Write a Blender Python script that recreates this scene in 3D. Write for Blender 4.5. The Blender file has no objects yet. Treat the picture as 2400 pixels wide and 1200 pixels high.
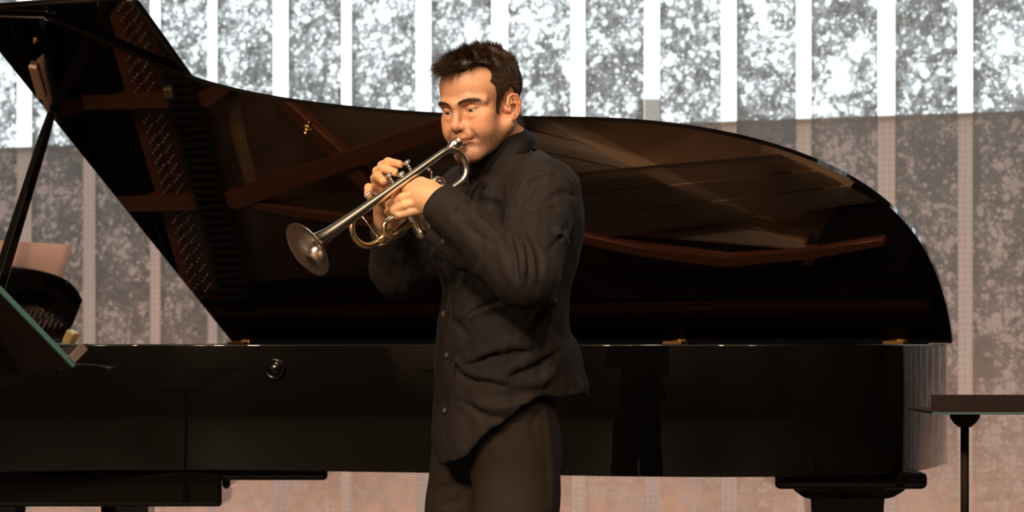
import bpy, bmesh, math, random
import numpy as np
from mathutils import Vector, Matrix

# ------------------------------------------------------------------ camera, world, lights
SC = bpy.context.scene
COL = SC.collection
FPX, HOR, CAMZ = 6000.0, 806.0, 1.02          # focal length in px, horizon row, lens height
cam_d = bpy.data.cameras.new('camera')
cam = bpy.data.objects.new('camera', cam_d)
COL.objects.link(cam)
cam.location = (0, 0, CAMZ)
cam.rotation_euler = (math.pi / 2, 0, 0)
cam_d.sensor_width = 36.0
cam_d.lens = 36.0 * FPX / 2400.0
cam_d.shift_y = (HOR - 600.0) / 2400.0
cam_d.clip_end = 200
cam_d.dof.use_dof = True
cam_d.dof.focus_distance = 5.0
cam_d.dof.aperture_fstop = 8.0
SC.camera = cam

SC.view_settings.view_transform = 'Standard'
SC.view_settings.look = 'None'
SC.view_settings.exposure = 0.0
SC.view_settings.gamma = 1.0
SC.view_settings.use_curve_mapping = False

world = bpy.data.worlds.new('overcast_sky')
SC.world = world
world.use_nodes = True
wn = world.node_tree.nodes['Background']
wn.inputs['Color'].default_value = (0.93, 0.985, 1.0, 1)
wn.inputs['Strength'].default_value = 2.0


def spot(name, loc, target, power, color, size_deg, blend=0.6, radius=0.08):
    d = bpy.data.lights.new(name, 'SPOT')
    d.energy = power
    d.color = color
    d.spot_size = math.radians(size_deg)
    d.spot_blend = blend
    d.shadow_soft_size = radius
    o = bpy.data.objects.new(name, d)
    COL.objects.link(o)
    o.location = loc
    o.rotation_euler = (Vector(target) - Vector(loc)).to_track_quat('-Z', 'Y').to_euler()
    return o


spot('stage_key_spot', (-2.3, -0.4, 4.5), (-0.1, 5.0, 1.35), 500, (1.0, 0.735, 0.47), 24, 0.7, 0.30)
spot('stage_top_spot', (-1.2, 2.6, 6.4), (-0.15, 4.95, 1.4), 300, (1.0, 0.80, 0.58), 24, 0.7, 0.30)
spot('stage_wash_spot', (1.2, -2.5, 6.2), (0.3, 7.0, 0.9), 900, (1.0, 0.62, 0.42), 42, 0.8, 0.15)
spot('stage_front_spot', (-4.5, -1.5, 6.0), (-0.5, 7.2, 0.8), 1100, (1.0, 0.60, 0.40), 34, 0.8, 0.15)
for hx_ in (-4.0, 3.5):
    d = bpy.data.lights.new('hall_ceiling_lamp', 'POINT')
    d.energy = 1300 if hx_ < 0 else 480
    d.color = (1.0, 0.80, 0.58)
    d.shadow_soft_size = 0.25
    o = bpy.data.objects.new('hall_ceiling_lamp', d)
    COL.objects.link(o)
    o.location = (hx_, -3.5, 6.0)
for hx_ in (-2.4, 1.4):  # unseen lamps added to brighten the ceiling that the trumpet mirrors
    spot('added_ceiling_fill', (hx_, 1.4, 5.5), (hx_, 1.4, 7.2), 650, (1.0, 0.90, 0.76), 150, 0.5, 0.1)
# unseen lamps added at floor level to warm the foot of the glass wall
for k in range(9):
    t_ = -4.2 + 0.95 * k
    b_ = np.array([0.0, 10.2, 0.14]) + np.array([math.cos(math.radians(26)), -math.sin(math.radians(26)), 0]) * t_ + np.array([-math.sin(math.radians(26)), -math.cos(math.radians(26)), 0]) * 0.6
    tg = b_ + np.array([math.sin(math.radians(26)), math.cos(math.radians(26)), 0.15])
    spot('added_floor_fill', tuple(b_), tuple(tg), 55, (1.0, 0.44, 0.26), 130, 0.9, 0.05)


# ------------------------------------------------------------------ helpers
def ray(px, py):
    return np.array([(px - 1200.0) / FPX, 1.0, (HOR - py) / FPX])


def W(px, py, depth):
    """world point seen at photo pixel (px, py) at the given depth"""
    r = ray(px, py) * depth
    return np.array([r[0], r[1], r[2] + CAMZ])


def lin(c):
    return tuple(((x / 255.0) / 12.92 if x / 255.0 <= 0.04045 else ((x / 255.0 + 0.055) / 1.055) ** 2.4) for x in c)


def new_mat(name, base=(0.5, 0.5, 0.5), rough=0.5, metal=0.0, ior=1.5, coat=0.0, coat_rough=0.03, sss=0.0, noise=0.0, nscale=40.0, bump=0.0, bscale=200.0, vcol=None, spec=0.5):
    m = bpy.data.materials.new(name)
    m.use_nodes = True
    nt = m.node_tree
    b = nt.nodes['Principled BSDF']
    b.inputs['Roughness'].default_value = rough
    b.inputs['Metallic'].default_value = metal
    b.inputs['IOR'].default_value = ior
    b.inputs['Specular IOR Level'].default_value = spec
    b.inputs['Coat Weight'].default_value = coat
    b.inputs['Coat Roughness'].default_value = coat_rough
    if sss:
        b.inputs['Subsurface Weight'].default_value = sss
        b.inputs['Subsurface Radius'].default_value = (0.012, 0.004, 0.002)
        b.inputs['Subsurface Scale'].default_value = 0.6
    tc = nt.nodes.new('ShaderNodeTexCoord')
    src = None
    if vcol:
        at = nt.nodes.new('ShaderNodeAttribute')
        at.attribute_name = vcol
        src = at.outputs['Color']
    n = nt.nodes.new('ShaderNodeTexNoise')
    n.inputs['Scale'].default_value = nscale
    n.inputs['Detail'].default_value = 4
    nt.links.new(tc.outputs['Object'], n.inputs['Vector'])
    mx = nt.nodes.new('ShaderNodeMix')
    mx.data_type = 'RGBA'
    mx.blend_type = 'MULTIPLY'
    mx.inputs[0].default_value = 1.0
    ramp = nt.nodes.new('ShaderNodeMapRange')
    ramp.inputs['To Min'].default_value = 1.0 - noise
    ramp.inputs['To Max'].default_value = 1.0 + noise
    nt.links.new(n.outputs['Fac'], ramp.inputs['Value'])
    if src is not None:
        nt.links.new(src, mx.inputs[6])
    else:
        mx.inputs[6].default_value = (*base, 1)
    nt.links.new(ramp.outputs['Result'], mx.inputs[7])
    nt.links.new(mx.outputs[2], b.inputs['Base Color'])
    if bump:
        n2 = nt.nodes.new('ShaderNodeTexNoise')
        n2.inputs['Scale'].default_value = bscale
        n2.inputs['Detail'].default_value = 3
        nt.links.new(tc.outputs['Object'], n2.inputs['Vector'])
        bp = nt.nodes.new('ShaderNodeBump')
        bp.inputs['Strength'].default_value = bump
        bp.inputs['Distance'].default_value = 0.002
        nt.links.new(n2.outputs['Fac'], bp.inputs['Height'])
        nt.links.new(bp.outputs['Normal'], b.inputs['Normal'])
    return m


def link(name, me, mat, parent=None, loc=None, rot=None):
    o = bpy.data.objects.new(name, me)
    COL.objects.link(o)
    if mat is not None:
        me.materials.append(mat)
    if parent is not None:
        o.parent = parent
    if loc is not None:
        o.location = loc
    if rot is not None:
        o.rotation_euler = rot
    return o


def mesh_np(name, V, F, smooth=True):
    me = bpy.data.meshes.new(name)
    me.from_pydata([tuple(map(float, v)) for v in V], [], [tuple(int(i) for i in f) for f in F])
    me.update()
    if smooth:
        me.polygons.foreach_set('use_smooth', np.ones(len(me.polygons), dtype=bool))
    return me


def empty(name, loc, rotz=0.0):
    o = bpy.data.objects.new(name, None)
    COL.objects.link(o)
    o.location = loc
    o.rotation_euler = (0, 0, rotz)
    o.empty_display_size = 0.1
    return o


def tag(o, label=None, cat=None, group=None, kind=None):
    if label:
        o['label'] = label
    if cat:
        o['category'] = cat
    if group:
        o['group'] = group
    if kind:
        o['kind'] = kind
    return o


def catmull(pts, n=8, closed=False):
    P = [np.array(p, float) for p in pts]
    out = []
    m = len(P)
    rng = range(m if closed else m - 1)
    for i in rng:
        if closed:
            p0, p1, p2, p3 = P[(i - 1) % m], P[i], P[(i + 1) % m], P[(i + 2) % m]
        else:
            p0, p1, p2, p3 = P[max(i - 1, 0)], P[i], P[i + 1], P[min(i + 2, m - 1)]
        for k in range(n):
            t = k / n
            out.append(0.5 * ((2 * p1) + (-p0 + p2) * t + (2 * p0 - 5 * p1 + 4 * p2 - p3) * t * t + (-p0 + 3 * p1 - 3 * p2 + p3) * t ** 3))
    if not closed:
        out.append(P[-1])
    return out


def prism(name, poly, z0, z1, bevel=0.0, seg=2):
    """closed 2-D outline extruded from z0 to z1, edges rounded"""
    bm = bmesh.new()
    a = [bm.verts.new((p[0], p[1], z0)) for p in poly]
    b = [bm.verts.new((p[0], p[1], z1)) for p in poly]
    area = sum(poly[i][0] * poly[(i + 1) % len(poly)][1] - poly[(i + 1) % len(poly)][0] * poly[i][1] for i in range(len(poly)))
    f0 = bm.faces.new(a if area < 0 else a[::-1])
    f1 = bm.faces.new(b[::-1] if area < 0 else b)
    n = len(a)
    for i in range(n):
        j = (i + 1) % n
        q = (a[i], a[j], b[j], b[i])
        f = bm.faces.new(q if area > 0 else q[::-1])
        f.smooth = True
    if bevel:
        es = list(f0.edges) + list(f1.edges)
        r = bmesh.ops.bevel(bm, geom=es, offset=bevel, segments=seg, profile=0.5, affect='EDGES', clamp_overlap=True)
        for f in r['faces']:
            f.smooth = True
    me = bpy.data.meshes.new(name)
    bm.to_mesh(me)
    bm.free()
    return me


def box_bm(bm, c, size, rot=None, bevel=0.0, seg=2):
    r = bmesh.ops.create_cube(bm, size=1.0)
    vs = r['verts']
    M = Matrix.Translation(Vector(c)) @ (rot.to_4x4() if rot is not None else Matrix()) @ Matrix.Diagonal((size[0], size[1], size[2], 1))
    bmesh.ops.transform(bm, matrix=M, verts=vs)
    if bevel:
        es = list({e for v in vs for e in v.link_edges})
        bmesh.ops.bevel(bm, geom=es, offset=bevel, segments=seg, profile=0.5, affect='EDGES', clamp_overlap=True)


def box(name, c, size, mat, parent=None, rot=None, bevel=0.004, seg=2):
    bm = bmesh.new()
    box_bm(bm, c, size, rot, bevel, seg)
    me = bpy.data.meshes.new(name)
    bm.to_mesh(me)
    bm.free()
    return link(name, me, mat, parent)


def frames(path):
    P = [np.array(p, float) for p in path]
    T = []
    for i in range(len(P)):
        t = P[min(i + 1, len(P) - 1)] - P[max(i - 1, 0)]
        T.append(t / (np.linalg.norm(t) + 1e-12))
    ref = np.array([0, 0, 1.0]) if abs(T[0][2]) < 0.9 else np.array([1.0, 0, 0])
    x = np.cross(T[0], ref)
    x /= np.linalg.norm(x)
    R = []
    for t in T:
        x = x - t * (x @ t)
        x /= np.linalg.norm(x)
        R.append((x.copy(), np.cross(t, x)))
    return P, T, R


def tube_geo(path, rad, seg=12, cap=True):
    """swept round tube; rad is a number or one radius per point"""
    P, T, R = frames(path)
    if np.isscalar(rad):
        rad = [rad] * len(P)
    V, F = [], []
    ang = np.linspace(0, 2 * np.pi, seg, endpoint=False)
    for p, (x, y), r in zip(P, R, rad):
        for a in ang:
            V.append(p + r * (math.cos(a) * x + math.sin(a) * y))
    for i in range(len(P) - 1):
        for k in range(seg):
            k2 = (k + 1) % seg
            F.append((i * seg + k, i * seg + k2, (i + 1) * seg + k2, (i + 1) * seg + k))
    if cap:
        F.append(tuple(range(seg))[::-1])
        F.append(tuple((len(P) - 1) * seg + k for k in range(seg)))
    return V, F


def join_geo(parts):
    V, F, o = [], [], 0
    for v, f in parts:
        V += list(v)
        F += [tuple(i + o for i in q) for q in f]
        o += len(v)
    return V, F


def lathe_geo(origin, axis, prof, seg=32):
    """prof: list of (distance along axis, radius)"""
    axis = np.array(axis, float) / np.linalg.norm(axis)
    ref = np.array([0, 0, 1.0]) if abs(axis[2]) < 0.9 else np.array([1.0, 0, 0])
    x = np.cross(axis, ref)
    x /= np.linalg.norm(x)
    y = np.cross(axis, x)
    o = np.array(origin, float)
    V, F = [], []
    for (d, r) in prof:
        for k in range(seg):
            a = 2 * math.pi * k / seg
            V.append(o + axis * d + r * (math.cos(a) * x + math.sin(a) * y))
    for i in range(len(prof) - 1):
        for k in range(seg):
            k2 = (k + 1) % seg
            F.append((i * seg + k, i * seg + k2, (i + 1) * seg + k2, (i + 1) * seg + k))
    return V, F


# ------------------------------------------------------------------ materials
M_BLACK = new_mat('piano_black_polyester', (0.003, 0.0027, 0.0026), 0.03, ior=1.48, coat=0.0, noise=0.2, nscale=6)
M_LID = new_mat('piano_lid_gloss', (0.003, 0.0025, 0.0025), 0.022, ior=1.85, noise=0.2, nscale=5)
M_BRASS = new_mat('brass', (0.75, 0.46, 0.18), 0.22, 1.0, noise=0.15, nscale=60)
M_PLATE = new_mat('bronze_plate', (0.36, 0.135, 0.07), 0.42, 0.45, noise=0.18, nscale=20)
M_IRON = new_mat('black_iron_plate', (0.010, 0.007, 0.006), 0.5, noise=0.2, nscale=20)
M_REDFELT = new_mat('red_brown_inner_wood', (0.030, 0.010, 0.006), 0.35, noise=0.25, nscale=15)
M_SPRUCE = new_mat('spruce_soundboard', (0.42, 0.25, 0.15), 0.4, noise=0.25, nscale=9)
M_STRING = new_mat('steel_string', (0.55, 0.45, 0.36), 0.3, 1.0)
M_FELT = new_mat('black_damper_felt', (0.012, 0.010, 0.009), 0.8)
M_BRIDGE = new_mat('maple_bridge', (0.55, 0.33, 0.17), 0.5, noise=0.2, nscale=30)
M_PAPER = new_mat('score_paper', (0.80, 0.50, 0.42), 0.7, noise=0.12, nscale=8)
M_STAND = new_mat('music_stand_black', (0.016, 0.009, 0.008), 0.75, noise=0.2, nscale=20, spec=0.2)
M_STANDEDGE = new_mat('music_stand_lit_edge', (0.045, 0.115, 0.115), 0.4, noise=0.2)  # teal light along the stand edges is put into this colour
M_FLOOR = new_mat('stage_floor_wood', (0.060, 0.040, 0.028), 0.5, noise=0.3, nscale=3)
M_HALL = new_mat('wood_hall_wall', (0.035, 0.024, 0.018), 0.8, noise=0.2, nscale=2)
M_SIDE = new_mat('pale_wood_side_wall', (0.45, 0.33, 0.23), 0.7, noise=0.2, nscale=2)
M_CEIL = new_mat('pale_hall_ceiling', (0.55, 0.47, 0.38), 0.8, noise=0.1, nscale=2)
M_METAL = new_mat('grey_window_metal', (0.30, 0.29, 0.28), 0.45, 0.3, noise=0.1)

# ------------------------------------------------------------------ hall
TH = math.radians(26.0)
S = np.array([math.cos(TH), -math.sin(TH), 0.0])       # along piano spine and along the glass wall
NV = np.array([-math.sin(TH), -math.cos(TH), 0.0])     # towards the hall
WALL_D = 10.2                                          # depth of the glass wall straight ahead
WP = np.array([0.0, WALL_D, 0.0])


def wall_t(px, off=0.0):
    """position along the glass wall seen at pixel column px (off: distance behind it)"""
    r = ray(px, HOR)
    r[2] = 0
    base = WP - NV * off
    k = (base @ NV) / (r @ NV)
    return float((r * k - base) @ S)


def wall_pt(t, z, off=0.0):
    p = WP + S * t - NV * off
    return np.array([p[0], p[1], z])


WALL_H = 5.2
T0, T1 = -9.0, 7.0


def plain_box(name, x0, x1, y0, y1, z0, z1, mat):
    o = box(name, ((x0 + x1) / 2, (y0 + y1) / 2, (z0 + z1) / 2), (x1 - x0, y1 - y0, z1 - z0), mat, bevel=0)
    tag(o, kind='structure')
    return o


# stage floor: polygon in front of the glass wall
def wcorner(t, off):
    p = wall_pt(t, 0, off)
    return (p[0], p[1])


o = link('floor', prism('floor', [(-9.5, -6.0), (7.6, -6.0), wcorner(T1, 0.12), wcorner(T0, 0.12)], -0.2, 0.0), M_FLOOR)
tag(o, kind='structure')
o = link('ceiling', prism('ceiling', [(-9.5, -6.0), (7.6, -6.0), wcorner(T1, 0.12), wcorner(T0, 0.12)], 7.2, 7.4), M_CEIL)
tag(o, kind='structure')
plain_box('wall_front', -9.6, 7.7, -6.2, -6.0, 0.0, 7.2, M_HALL)


def wall_between(name, a, b, z0, z1, th, mat):
    a, b = np.array(a, float), np.array(b, float)
    d = (b - a) / np.linalg.norm(b - a)
    nrm = np.array([-d[1], d[0]]) * th
    poly = [a, b, b + nrm, a + nrm]
    o = link(name, prism(name, poly, z0, z1), mat)
    tag(o, kind='structure')
    return o


wall_between('wall_left', (-9.5, -6.0), wcorner(T0, 0.12), 0, 7.2, 0.2, M_SIDE)
wall_between('wall_right', wcorner(T1, 0.12), (7.6, -6.0), 0, 7.2, 0.2, M_HALL)
wall_between('wall_back', wcorner(T0, 0.0), wcorner(T1, 0.0), WALL_H, 7.2, 0.12, M_HALL)


def panel_material():
    m = bpy.data.materials.new('bubbled_resin_panel')
    m.use_nodes = True
    nt = m.node_tree
    N, L = nt.nodes, nt.links
    N.remove(N['Principled BSDF'])
    out = N['Material Output']
    tc = N.new('ShaderNodeTexCoord')
    info = N.new('ShaderNodeObjectInfo')
    # every sheet gets its own piece of the pattern
    ofs = N.new('ShaderNodeVectorMath')
    ofs.operation = 'MULTIPLY_ADD'
    comb = N.new('ShaderNodeCombineXYZ')
    for i in range(3):
        L.new(info.outputs['Random'], comb.inputs[i])
    ofs.inputs[1].default_value = (37.0, 11.0, 23.0)
    L.new(comb.outputs[0], ofs.inputs[0])
    L.new(tc.outputs['Object'], ofs.inputs[2])
    P = ofs.outputs[0]

    def noise(scale, detail=3.0, vec=P, rough=0.55):
        n = N.new('ShaderNodeTexNoise')
        n.inputs['Scale'].default_value = scale
        n.inputs['Detail'].default_value = detail
        n.inputs['Roughness'].default_value = rough
        L.new(vec, n.inputs['Vector'])
        return n

    def math_(op, a, b=None, clamp=False):
        k = N.new('ShaderNodeMath')
        k.operation = op
        k.use_clamp = clamp
        for i, x in enumerate((a, b)):
            if x is None:
                continue
            if isinstance(x, (int, float)):
                k.inputs[i].default_value = x
            else:
                L.new(x, k.inputs[i])
        return k.outputs[0]

    def rng(v, a, b, c=0.0, d=1.0, smooth=True):
        r = N.new('ShaderNodeMapRange')
        if smooth:
            r.interpolation_type = 'SMOOTHSTEP'
        r.inputs['From Min'].default_value = a
        r.inputs['From Max'].default_value = b
        r.inputs['To Min'].default_value = c
        r.inputs['To Max'].default_value = d
        L.new(v, r.inputs['Value'])
        return r.outputs['Result']

    # warp
    wn_ = noise(9.0, 2.0)
    sub = N.new('ShaderNodeVectorMath')
    sub.operation = 'SUBTRACT'
    L.new(wn_.outputs['Color'], sub.inputs[0])
    sub.inputs[1].default_value = (0.5, 0.5, 0.5)
    scl = N.new('ShaderNodeVectorMath')
    scl.operation = 'SCALE'
    L.new(sub.outputs[0], scl.inputs[0])
    scl.inputs['Scale'].default_value = 0.035
    add = N.new('ShaderNodeVectorMath')
    add.operation = 'ADD'
    L.new(P, add.inputs[0])
    L.new(scl.outputs[0], add.inputs[1])
    PW = add.outputs[0]

    def vor(scale, feature='DISTANCE_TO_EDGE'):
        v = N.new('ShaderNodeTexVoronoi')
        v.feature = feature
        v.inputs['Scale'].default_value = scale
        v.inputs['Randomness'].default_value = 1.0
        L.new(PW, v.inputs['Vector'])
        return v.outputs['Distance']

    big = noise(5.0, 3.0).outputs['Fac']             # where resin is thick
    mid = noise(16.0, 3.0).outputs['Fac']
    thick = math_('ADD', math_('MULTIPLY', big, 0.62), math_('MULTIPLY', mid, 0.38))
    sg = N.new('ShaderNodeSeparateXYZ')
    L.new(tc.outputs['Generated'], sg.inputs[0])
    edge = rng(sg.outputs[0], 0.0, 0.16, 0.30, 0.0)
    t0_ = rng(thick, 0.38, 0.64, 0.0, 1.0, False)
    t1 = math_('ADD', t0_, edge)
    free = math_('SUBTRACT', 1.0, t1, True)            # thin resin: open bubbles
    rad = math_('ADD', math_('MULTIPLY', free, 0.48), 0.115)
    bub = None
    for sc_, gain in ((20.0, 1.0), (33.0, 0.95), (54.0, 0.78), (90.0, 0.45)):
        x = math_('SUBTRACT', rad, vor(sc_, 'F1'))
        x = math_('MULTIPLY', rng(x, -0.10, 0.17), gain)
        bub = x if bub is None else math_('MAXIMUM', bub, x)
    # milky resin between the bubbles, crossed by darker strands
    fine = noise(34.0, 4.0, PW, 0.65).outputs['Fac']
    haze = math_('MULTIPLY', math_('ADD', math_('MULTIPLY', free, 0.55), 0.10), rng(fine, 0.30, 0.72))
    bub = math_('MAXIMUM', bub, haze)
    ridge = math_('ABSOLUTE', math_('SUBTRACT', noise(8.0, 3.0, PW, 0.6).outputs['Fac'], 0.5))
    bub = math_('MULTIPLY', bub, rng(ridge, 0.0, 0.045, 0.30, 1.0))
    ridge2 = math_('ABSOLUTE', math_('SUBTRACT', noise(19.0, 2.0, PW, 0.6).outputs['Fac'], 0.5))
    bub = math_('MULTIPLY', bub, rng(ridge2, 0.0, 0.04, 0.6, 1.0))
    fac = rng(bub, 0.0, 0.90, 0.02, 0.72, False)
    # resin strands
    dif = N.new('ShaderNodeBsdfDiffuse')
    cr = N.new('ShaderNodeMix')
    cr.data_type = 'RGBA'
    cr.inputs[6].default_value = (0.070, 0.076, 0.080, 1)
    cr.inputs[7].default_value = (0.170, 0.180, 0.185, 1)
    L.new(mid, cr.inputs[0])
    L.new(cr.outputs[2], dif.inputs['Color'])
    trl = N.new('ShaderNodeBsdfTranslucent')
    trl.inputs['Color'].default_value = (0.045, 0.052, 0.056, 1)
    a1 = N.new('ShaderNodeAddShader')
    L.new(dif.outputs[0], a1.inputs[0])
    L.new(trl.outputs[0], a1.inputs[1])
    tr = N.new('ShaderNodeBsdfTransparent')
    tr.inputs['Color'].default_value = (0.93, 0.97, 0.98, 1)
    mix = N.new('ShaderNodeMixShader')
    L.new(fac, mix.inputs[0])
    L.new(a1.outputs[0], mix.inputs[1])
    L.new(tr.outputs[0], mix.inputs[2])
    L.new(mix.outputs[0], out.inputs['Surface'])
    return m


M_PANEL = panel_material()


def clear_glass():
    m = bpy.data.materials.new('clear_window_glass')
    m.use_nodes = True
    nt = m.node_tree
    N, L = nt.nodes, nt.links
    N.remove(N['Principled BSDF'])
    tr = N.new('ShaderNodeBsdfTransparent')
    tr.inputs['Color'].default_value = (0.97, 0.99, 0.98, 1)
    gl = N.new('ShaderNodeBsdfGlossy')
    gl.inputs['Roughness'].default_value = 0.05
    fr = N.new('ShaderNodeFresnel')
    fr.inputs['IOR'].default_value = 1.45
    mx = N.new('ShaderNodeMixShader')
    L.new(fr.outputs[0], mx.inputs[0])
    L.new(tr.outputs[0], mx.inputs[1])
    L.new(gl.outputs[0], mx.inputs[2])
    L.new(mx.outputs[0], N['Material Output'].inputs['Surface'])
    return m


M_GLASS = clear_glass()


def screen_material():
    m = bpy.data.materials.new('dotted_screen')
    m.use_nodes = True
    nt = m.node_tree
    N, L = nt.nodes, nt.links
    b = N['Principled BSDF']
    b.inputs['Roughness'].default_value = 0.7
    tc = N.new('ShaderNodeTexCoord')
    sep = N.new('ShaderNodeSeparateXYZ')
    L.new(tc.outputs['Object'], sep.inputs[0])
    ds = []
    for ax in (0, 2):
        k = N.new('ShaderNodeMath'); k.operation = 'DIVIDE'; k.inputs[1].default_value = 0.0272
        L.new(sep.outputs[ax], k.inputs[0])
        f = N.new('ShaderNodeMath'); f.operation = 'FRACT'
        L.new(k.outputs[0], f.inputs[0])
        s = N.new('ShaderNodeMath'); s.operation = 'SUBTRACT'; s.inputs[1].default_value = 0.5
        L.new(f.outputs[0], s.inputs[0])
        q = N.new('ShaderNodeMath'); q.operation = 'MULTIPLY'
        L.new(s.outputs[0], q.inputs[0]); L.new(s.outputs[0], q.inputs[1])
        ds.append(q.outputs[0])
    a = N.new('ShaderNodeMath'); a.operation = 'ADD'
    L.new(ds[0], a.inputs[0]); L.new(ds[1], a.inputs[1])
    r = N.new('ShaderNodeMapRange'); r.interpolation_type = 'SMOOTHSTEP'
    r.inputs['From Min'].default_value = 0.04
    r.inputs['From Max'].default_value = 0.12
    L.new(a.outputs[0], r.inputs['Value'])
    mx = N.new('ShaderNodeMix'); mx.data_type = 'RGBA'
    mx.inputs[6].default_value = (0.205, 0.150, 0.132, 1)
    mx.inputs[7].default_value = (0.245, 0.180, 0.158, 1)
    L.new(r.outputs['Result'], mx.inputs[0])
    L.new(mx.outputs[2], b.inputs['Base Color'])
    tl = N.new('ShaderNodeBsdfTranslucent')
    L.new(mx.outputs[2], tl.inputs['Color'])
    ad = N.new('ShaderNodeAddShader')
    L.new(b.outputs[0], ad.inputs[0])
    L.new(tl.outputs[0], ad.inputs[1])
    L.new(ad.outputs[0], N['Material Output'].inputs['Surface'])
    return m


M_SCREEN = screen_material()

win = empty('window_1', wall_pt(0, 0), -TH)
tag(win, kind='structure')
# gaps between the sheets as seen in the photo: (left, right) pixel columns
GAPS = [(37, 71), (192, 220), (349, 373), (484, 506), (637, 673), (797, 821), (972, 1008), (1149, 1188), (1335, 1369), (1507, 1544), (1688, 1724), (1864, 1899), (2055, 2096), (2243, 2278)]
gt = [(wall_t(a), wall_t(b)) for a, b in GAPS]
pitch = 0.305
for k in range(9):
    gt.insert(0, (gt[0][0] - pitch, gt[0][0] - pitch + 0.062))
for k in range(10):
    gt.append((gt[-1][1] + pitch - 0.06, gt[-1][1] + pitch))


def pane(name, ta, tb, mat, y0, th, z0=0.06, z1=WALL_H - 0.04, bevel=0.0):
    bm = bmesh.new()
    box_bm(bm, ((ta + tb) / 2, y0 + th / 2, (z0 + z1) / 2), (tb - ta, th, z1 - z0), None, bevel)
    me = bpy.data.meshes.new(name)
    bm.to_mesh(me)
    bm.free()
    return link(name, me, mat, win)


for i, (a, b) in enumerate(gt):
    pane('clear_glass_strip', a - 0.01, b + 0.01, M_GLASS, 0.032, 0.006)
    if i + 1 < len(gt):
        # single-skin sheet so light passes the resin once
        V = [(b, 0.01, 0.06), (gt[i + 1][0], 0.01, 0.06), (gt[i + 1][0], 0.01, WALL_H - 0.04), (b, 0.01, WALL_H - 0.04)]
        link('bubbled_resin_panel', mesh_np('bubbled_resin_panel', V, [(0, 1, 2, 3)], False), M_PANEL, win)
for z0, z1 in ((0.0, 0.06), (WALL_H - 0.04, WALL_H)):
    bm = bmesh.new()
    box_bm(bm, ((gt[0][0] + gt[-1][1]) / 2, 0.03, (z0 + z1) / 2), (gt[-1][1] - gt[0][0], 0.08, z1 - z0), None, 0.004)
    me = bpy.data.meshes.new('window_rail')
    bm.to_mesh(me)
    bm.free()
    link('window_rail', me, M_METAL, win)
wall_between('wall_back', wcorner(T0, 0.0), wcorner(gt[0][0], 0.0), 0.0, WALL_H, 0.12, M_HALL)
wall_between('wall_back', wcorner(gt[-1][1], 0.0), wcorner(T1, 0.0), 0.0, WALL_H, 0.12, M_HALL)

# outside: dotted screen wall and paving
sr = empty('screen_wall', wall_pt(0, 0, 1.3), -TH + math.radians(2.5))
tag(sr, 'pale pink dotted screen wall standing outside behind the glass panels', 'screen')
link('screen_sheet', mesh_np('screen_sheet', [(-9, 0.02, 0), (7, 0.02, 0), (7, 0.02, 1.985), (-9, 0.02, 1.985)], [(0, 1, 2, 3)], False), M_SCREEN, sr)
box('screen_cap', (-1, 0.025, 1.990), (16, 0.05, 0.012), new_mat('pale_cap', (0.6, 0.58, 0.56), 0.5), sr)
bxx = W(1525, 228, 12.6)
vb = box('vent_box', (bxx[0], bxx[1] + 0.2, bxx[2] / 2), (0.115, 0.3, bxx[2]), new_mat('grey_vent_metal', (0.72, 0.73, 0.73), 0.5, noise=0.1), None, bevel=0.01)
tag(vb, 'tall grey metal box seen through the gap above the piano lid', 'box')
o = link('ground_outside', prism('ground_outside', [wcorner(-14, 0.13), wcorner(12, 0.13), wcorner(12, 14), wcorner(-14, 14)], -0.25, -0.02), new_mat('outside_paving', (0.32, 0.29, 0.27), 0.8, noise=0.2))
tag(o, kind='structure')

# ------------------------------------------------------------------ grand piano
AL = math.radians(33.8)
PA = W(545, 806, 7.6)
HZ = 1.02                                              # height of rim top and hinge line
RB, RT = HZ - 0.312, HZ - 0.0005                       # underside and top of the rim
piano = empty('grand_piano', (PA[0], PA[1], 0), -TH)   # local x along the spine, -y towards the hall
tag(piano, 'black grand piano with raised lid behind the trumpet player', 'piano')


def lid_uv(px, py, off=0.0):
    r = ray(px, py)
    v = NV * math.cos(AL) + np.array([0, 0, 1.0]) * math.sin(AL)
    n = np.cross(S, v)
    A = np.array([PA[0], PA[1], 0.0])
    if n[1] > 0:
        n = -n
    k = ((A + n * off) @ n) / (r @ n)
    p = r * k - A
    return float(p @ S), float(p @ v)


LIDPX = [(2232, 803), (2230, 770), (2222, 720), (2205, 660), (2180, 600), (2150, 545), (2110, 500), (2060, 455), (2000, 417), (1930, 383), (1850, 352), (1770, 330), (1690, 311), (1600, 297), (1500, 286), (1400, 281), (1230, 281), (1030, 273), (900, 264), (790, 254), (640, 234), (500, 206), (400, 172), (300, 126), (200, 78), (100, 43)]
luv = [lid_uv(*p) for p in LIDPX]
luv[0] = (luv[0][0], 0.0)
cv = np.array(catmull(luv, 8))
ln_ = np.concatenate([[0], np.cumsum(np.linalg.norm(np.diff(cv, axis=0), axis=1))])
tt = np.linspace(0, ln_[-1], 160)
cv = np.stack([np.interp(tt, ln_, cv[:, 0]), np.interp(tt, ln_, cv[:, 1])], 1)
for _ in range(60):
    cv[1:-1] += 0.5 * (0.5 * (cv[:-2] + cv[2:]) - cv[1:-1])
curve = [tuple(p) for p in cv]
LIDW = 1.50
lid_out = [(0.0, 0.0)] + curve + [(0.06, LIDW - 0.015), (0.0, LIDW)]
lid_out = [p for i, p in enumerate(lid_out) if i == 0 or math.hypot(p[0] - lid_out[i - 1][0], p[1] - lid_out[i - 1][1]) > 1e-4]

lid = link('lid', prism('lid', [(u, -v) for u, v in lid_out], 0.0, 0.012, 0.0055, 4), M_LID, piano, (0, 0, RT), (-AL, 0, 0))
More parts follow.
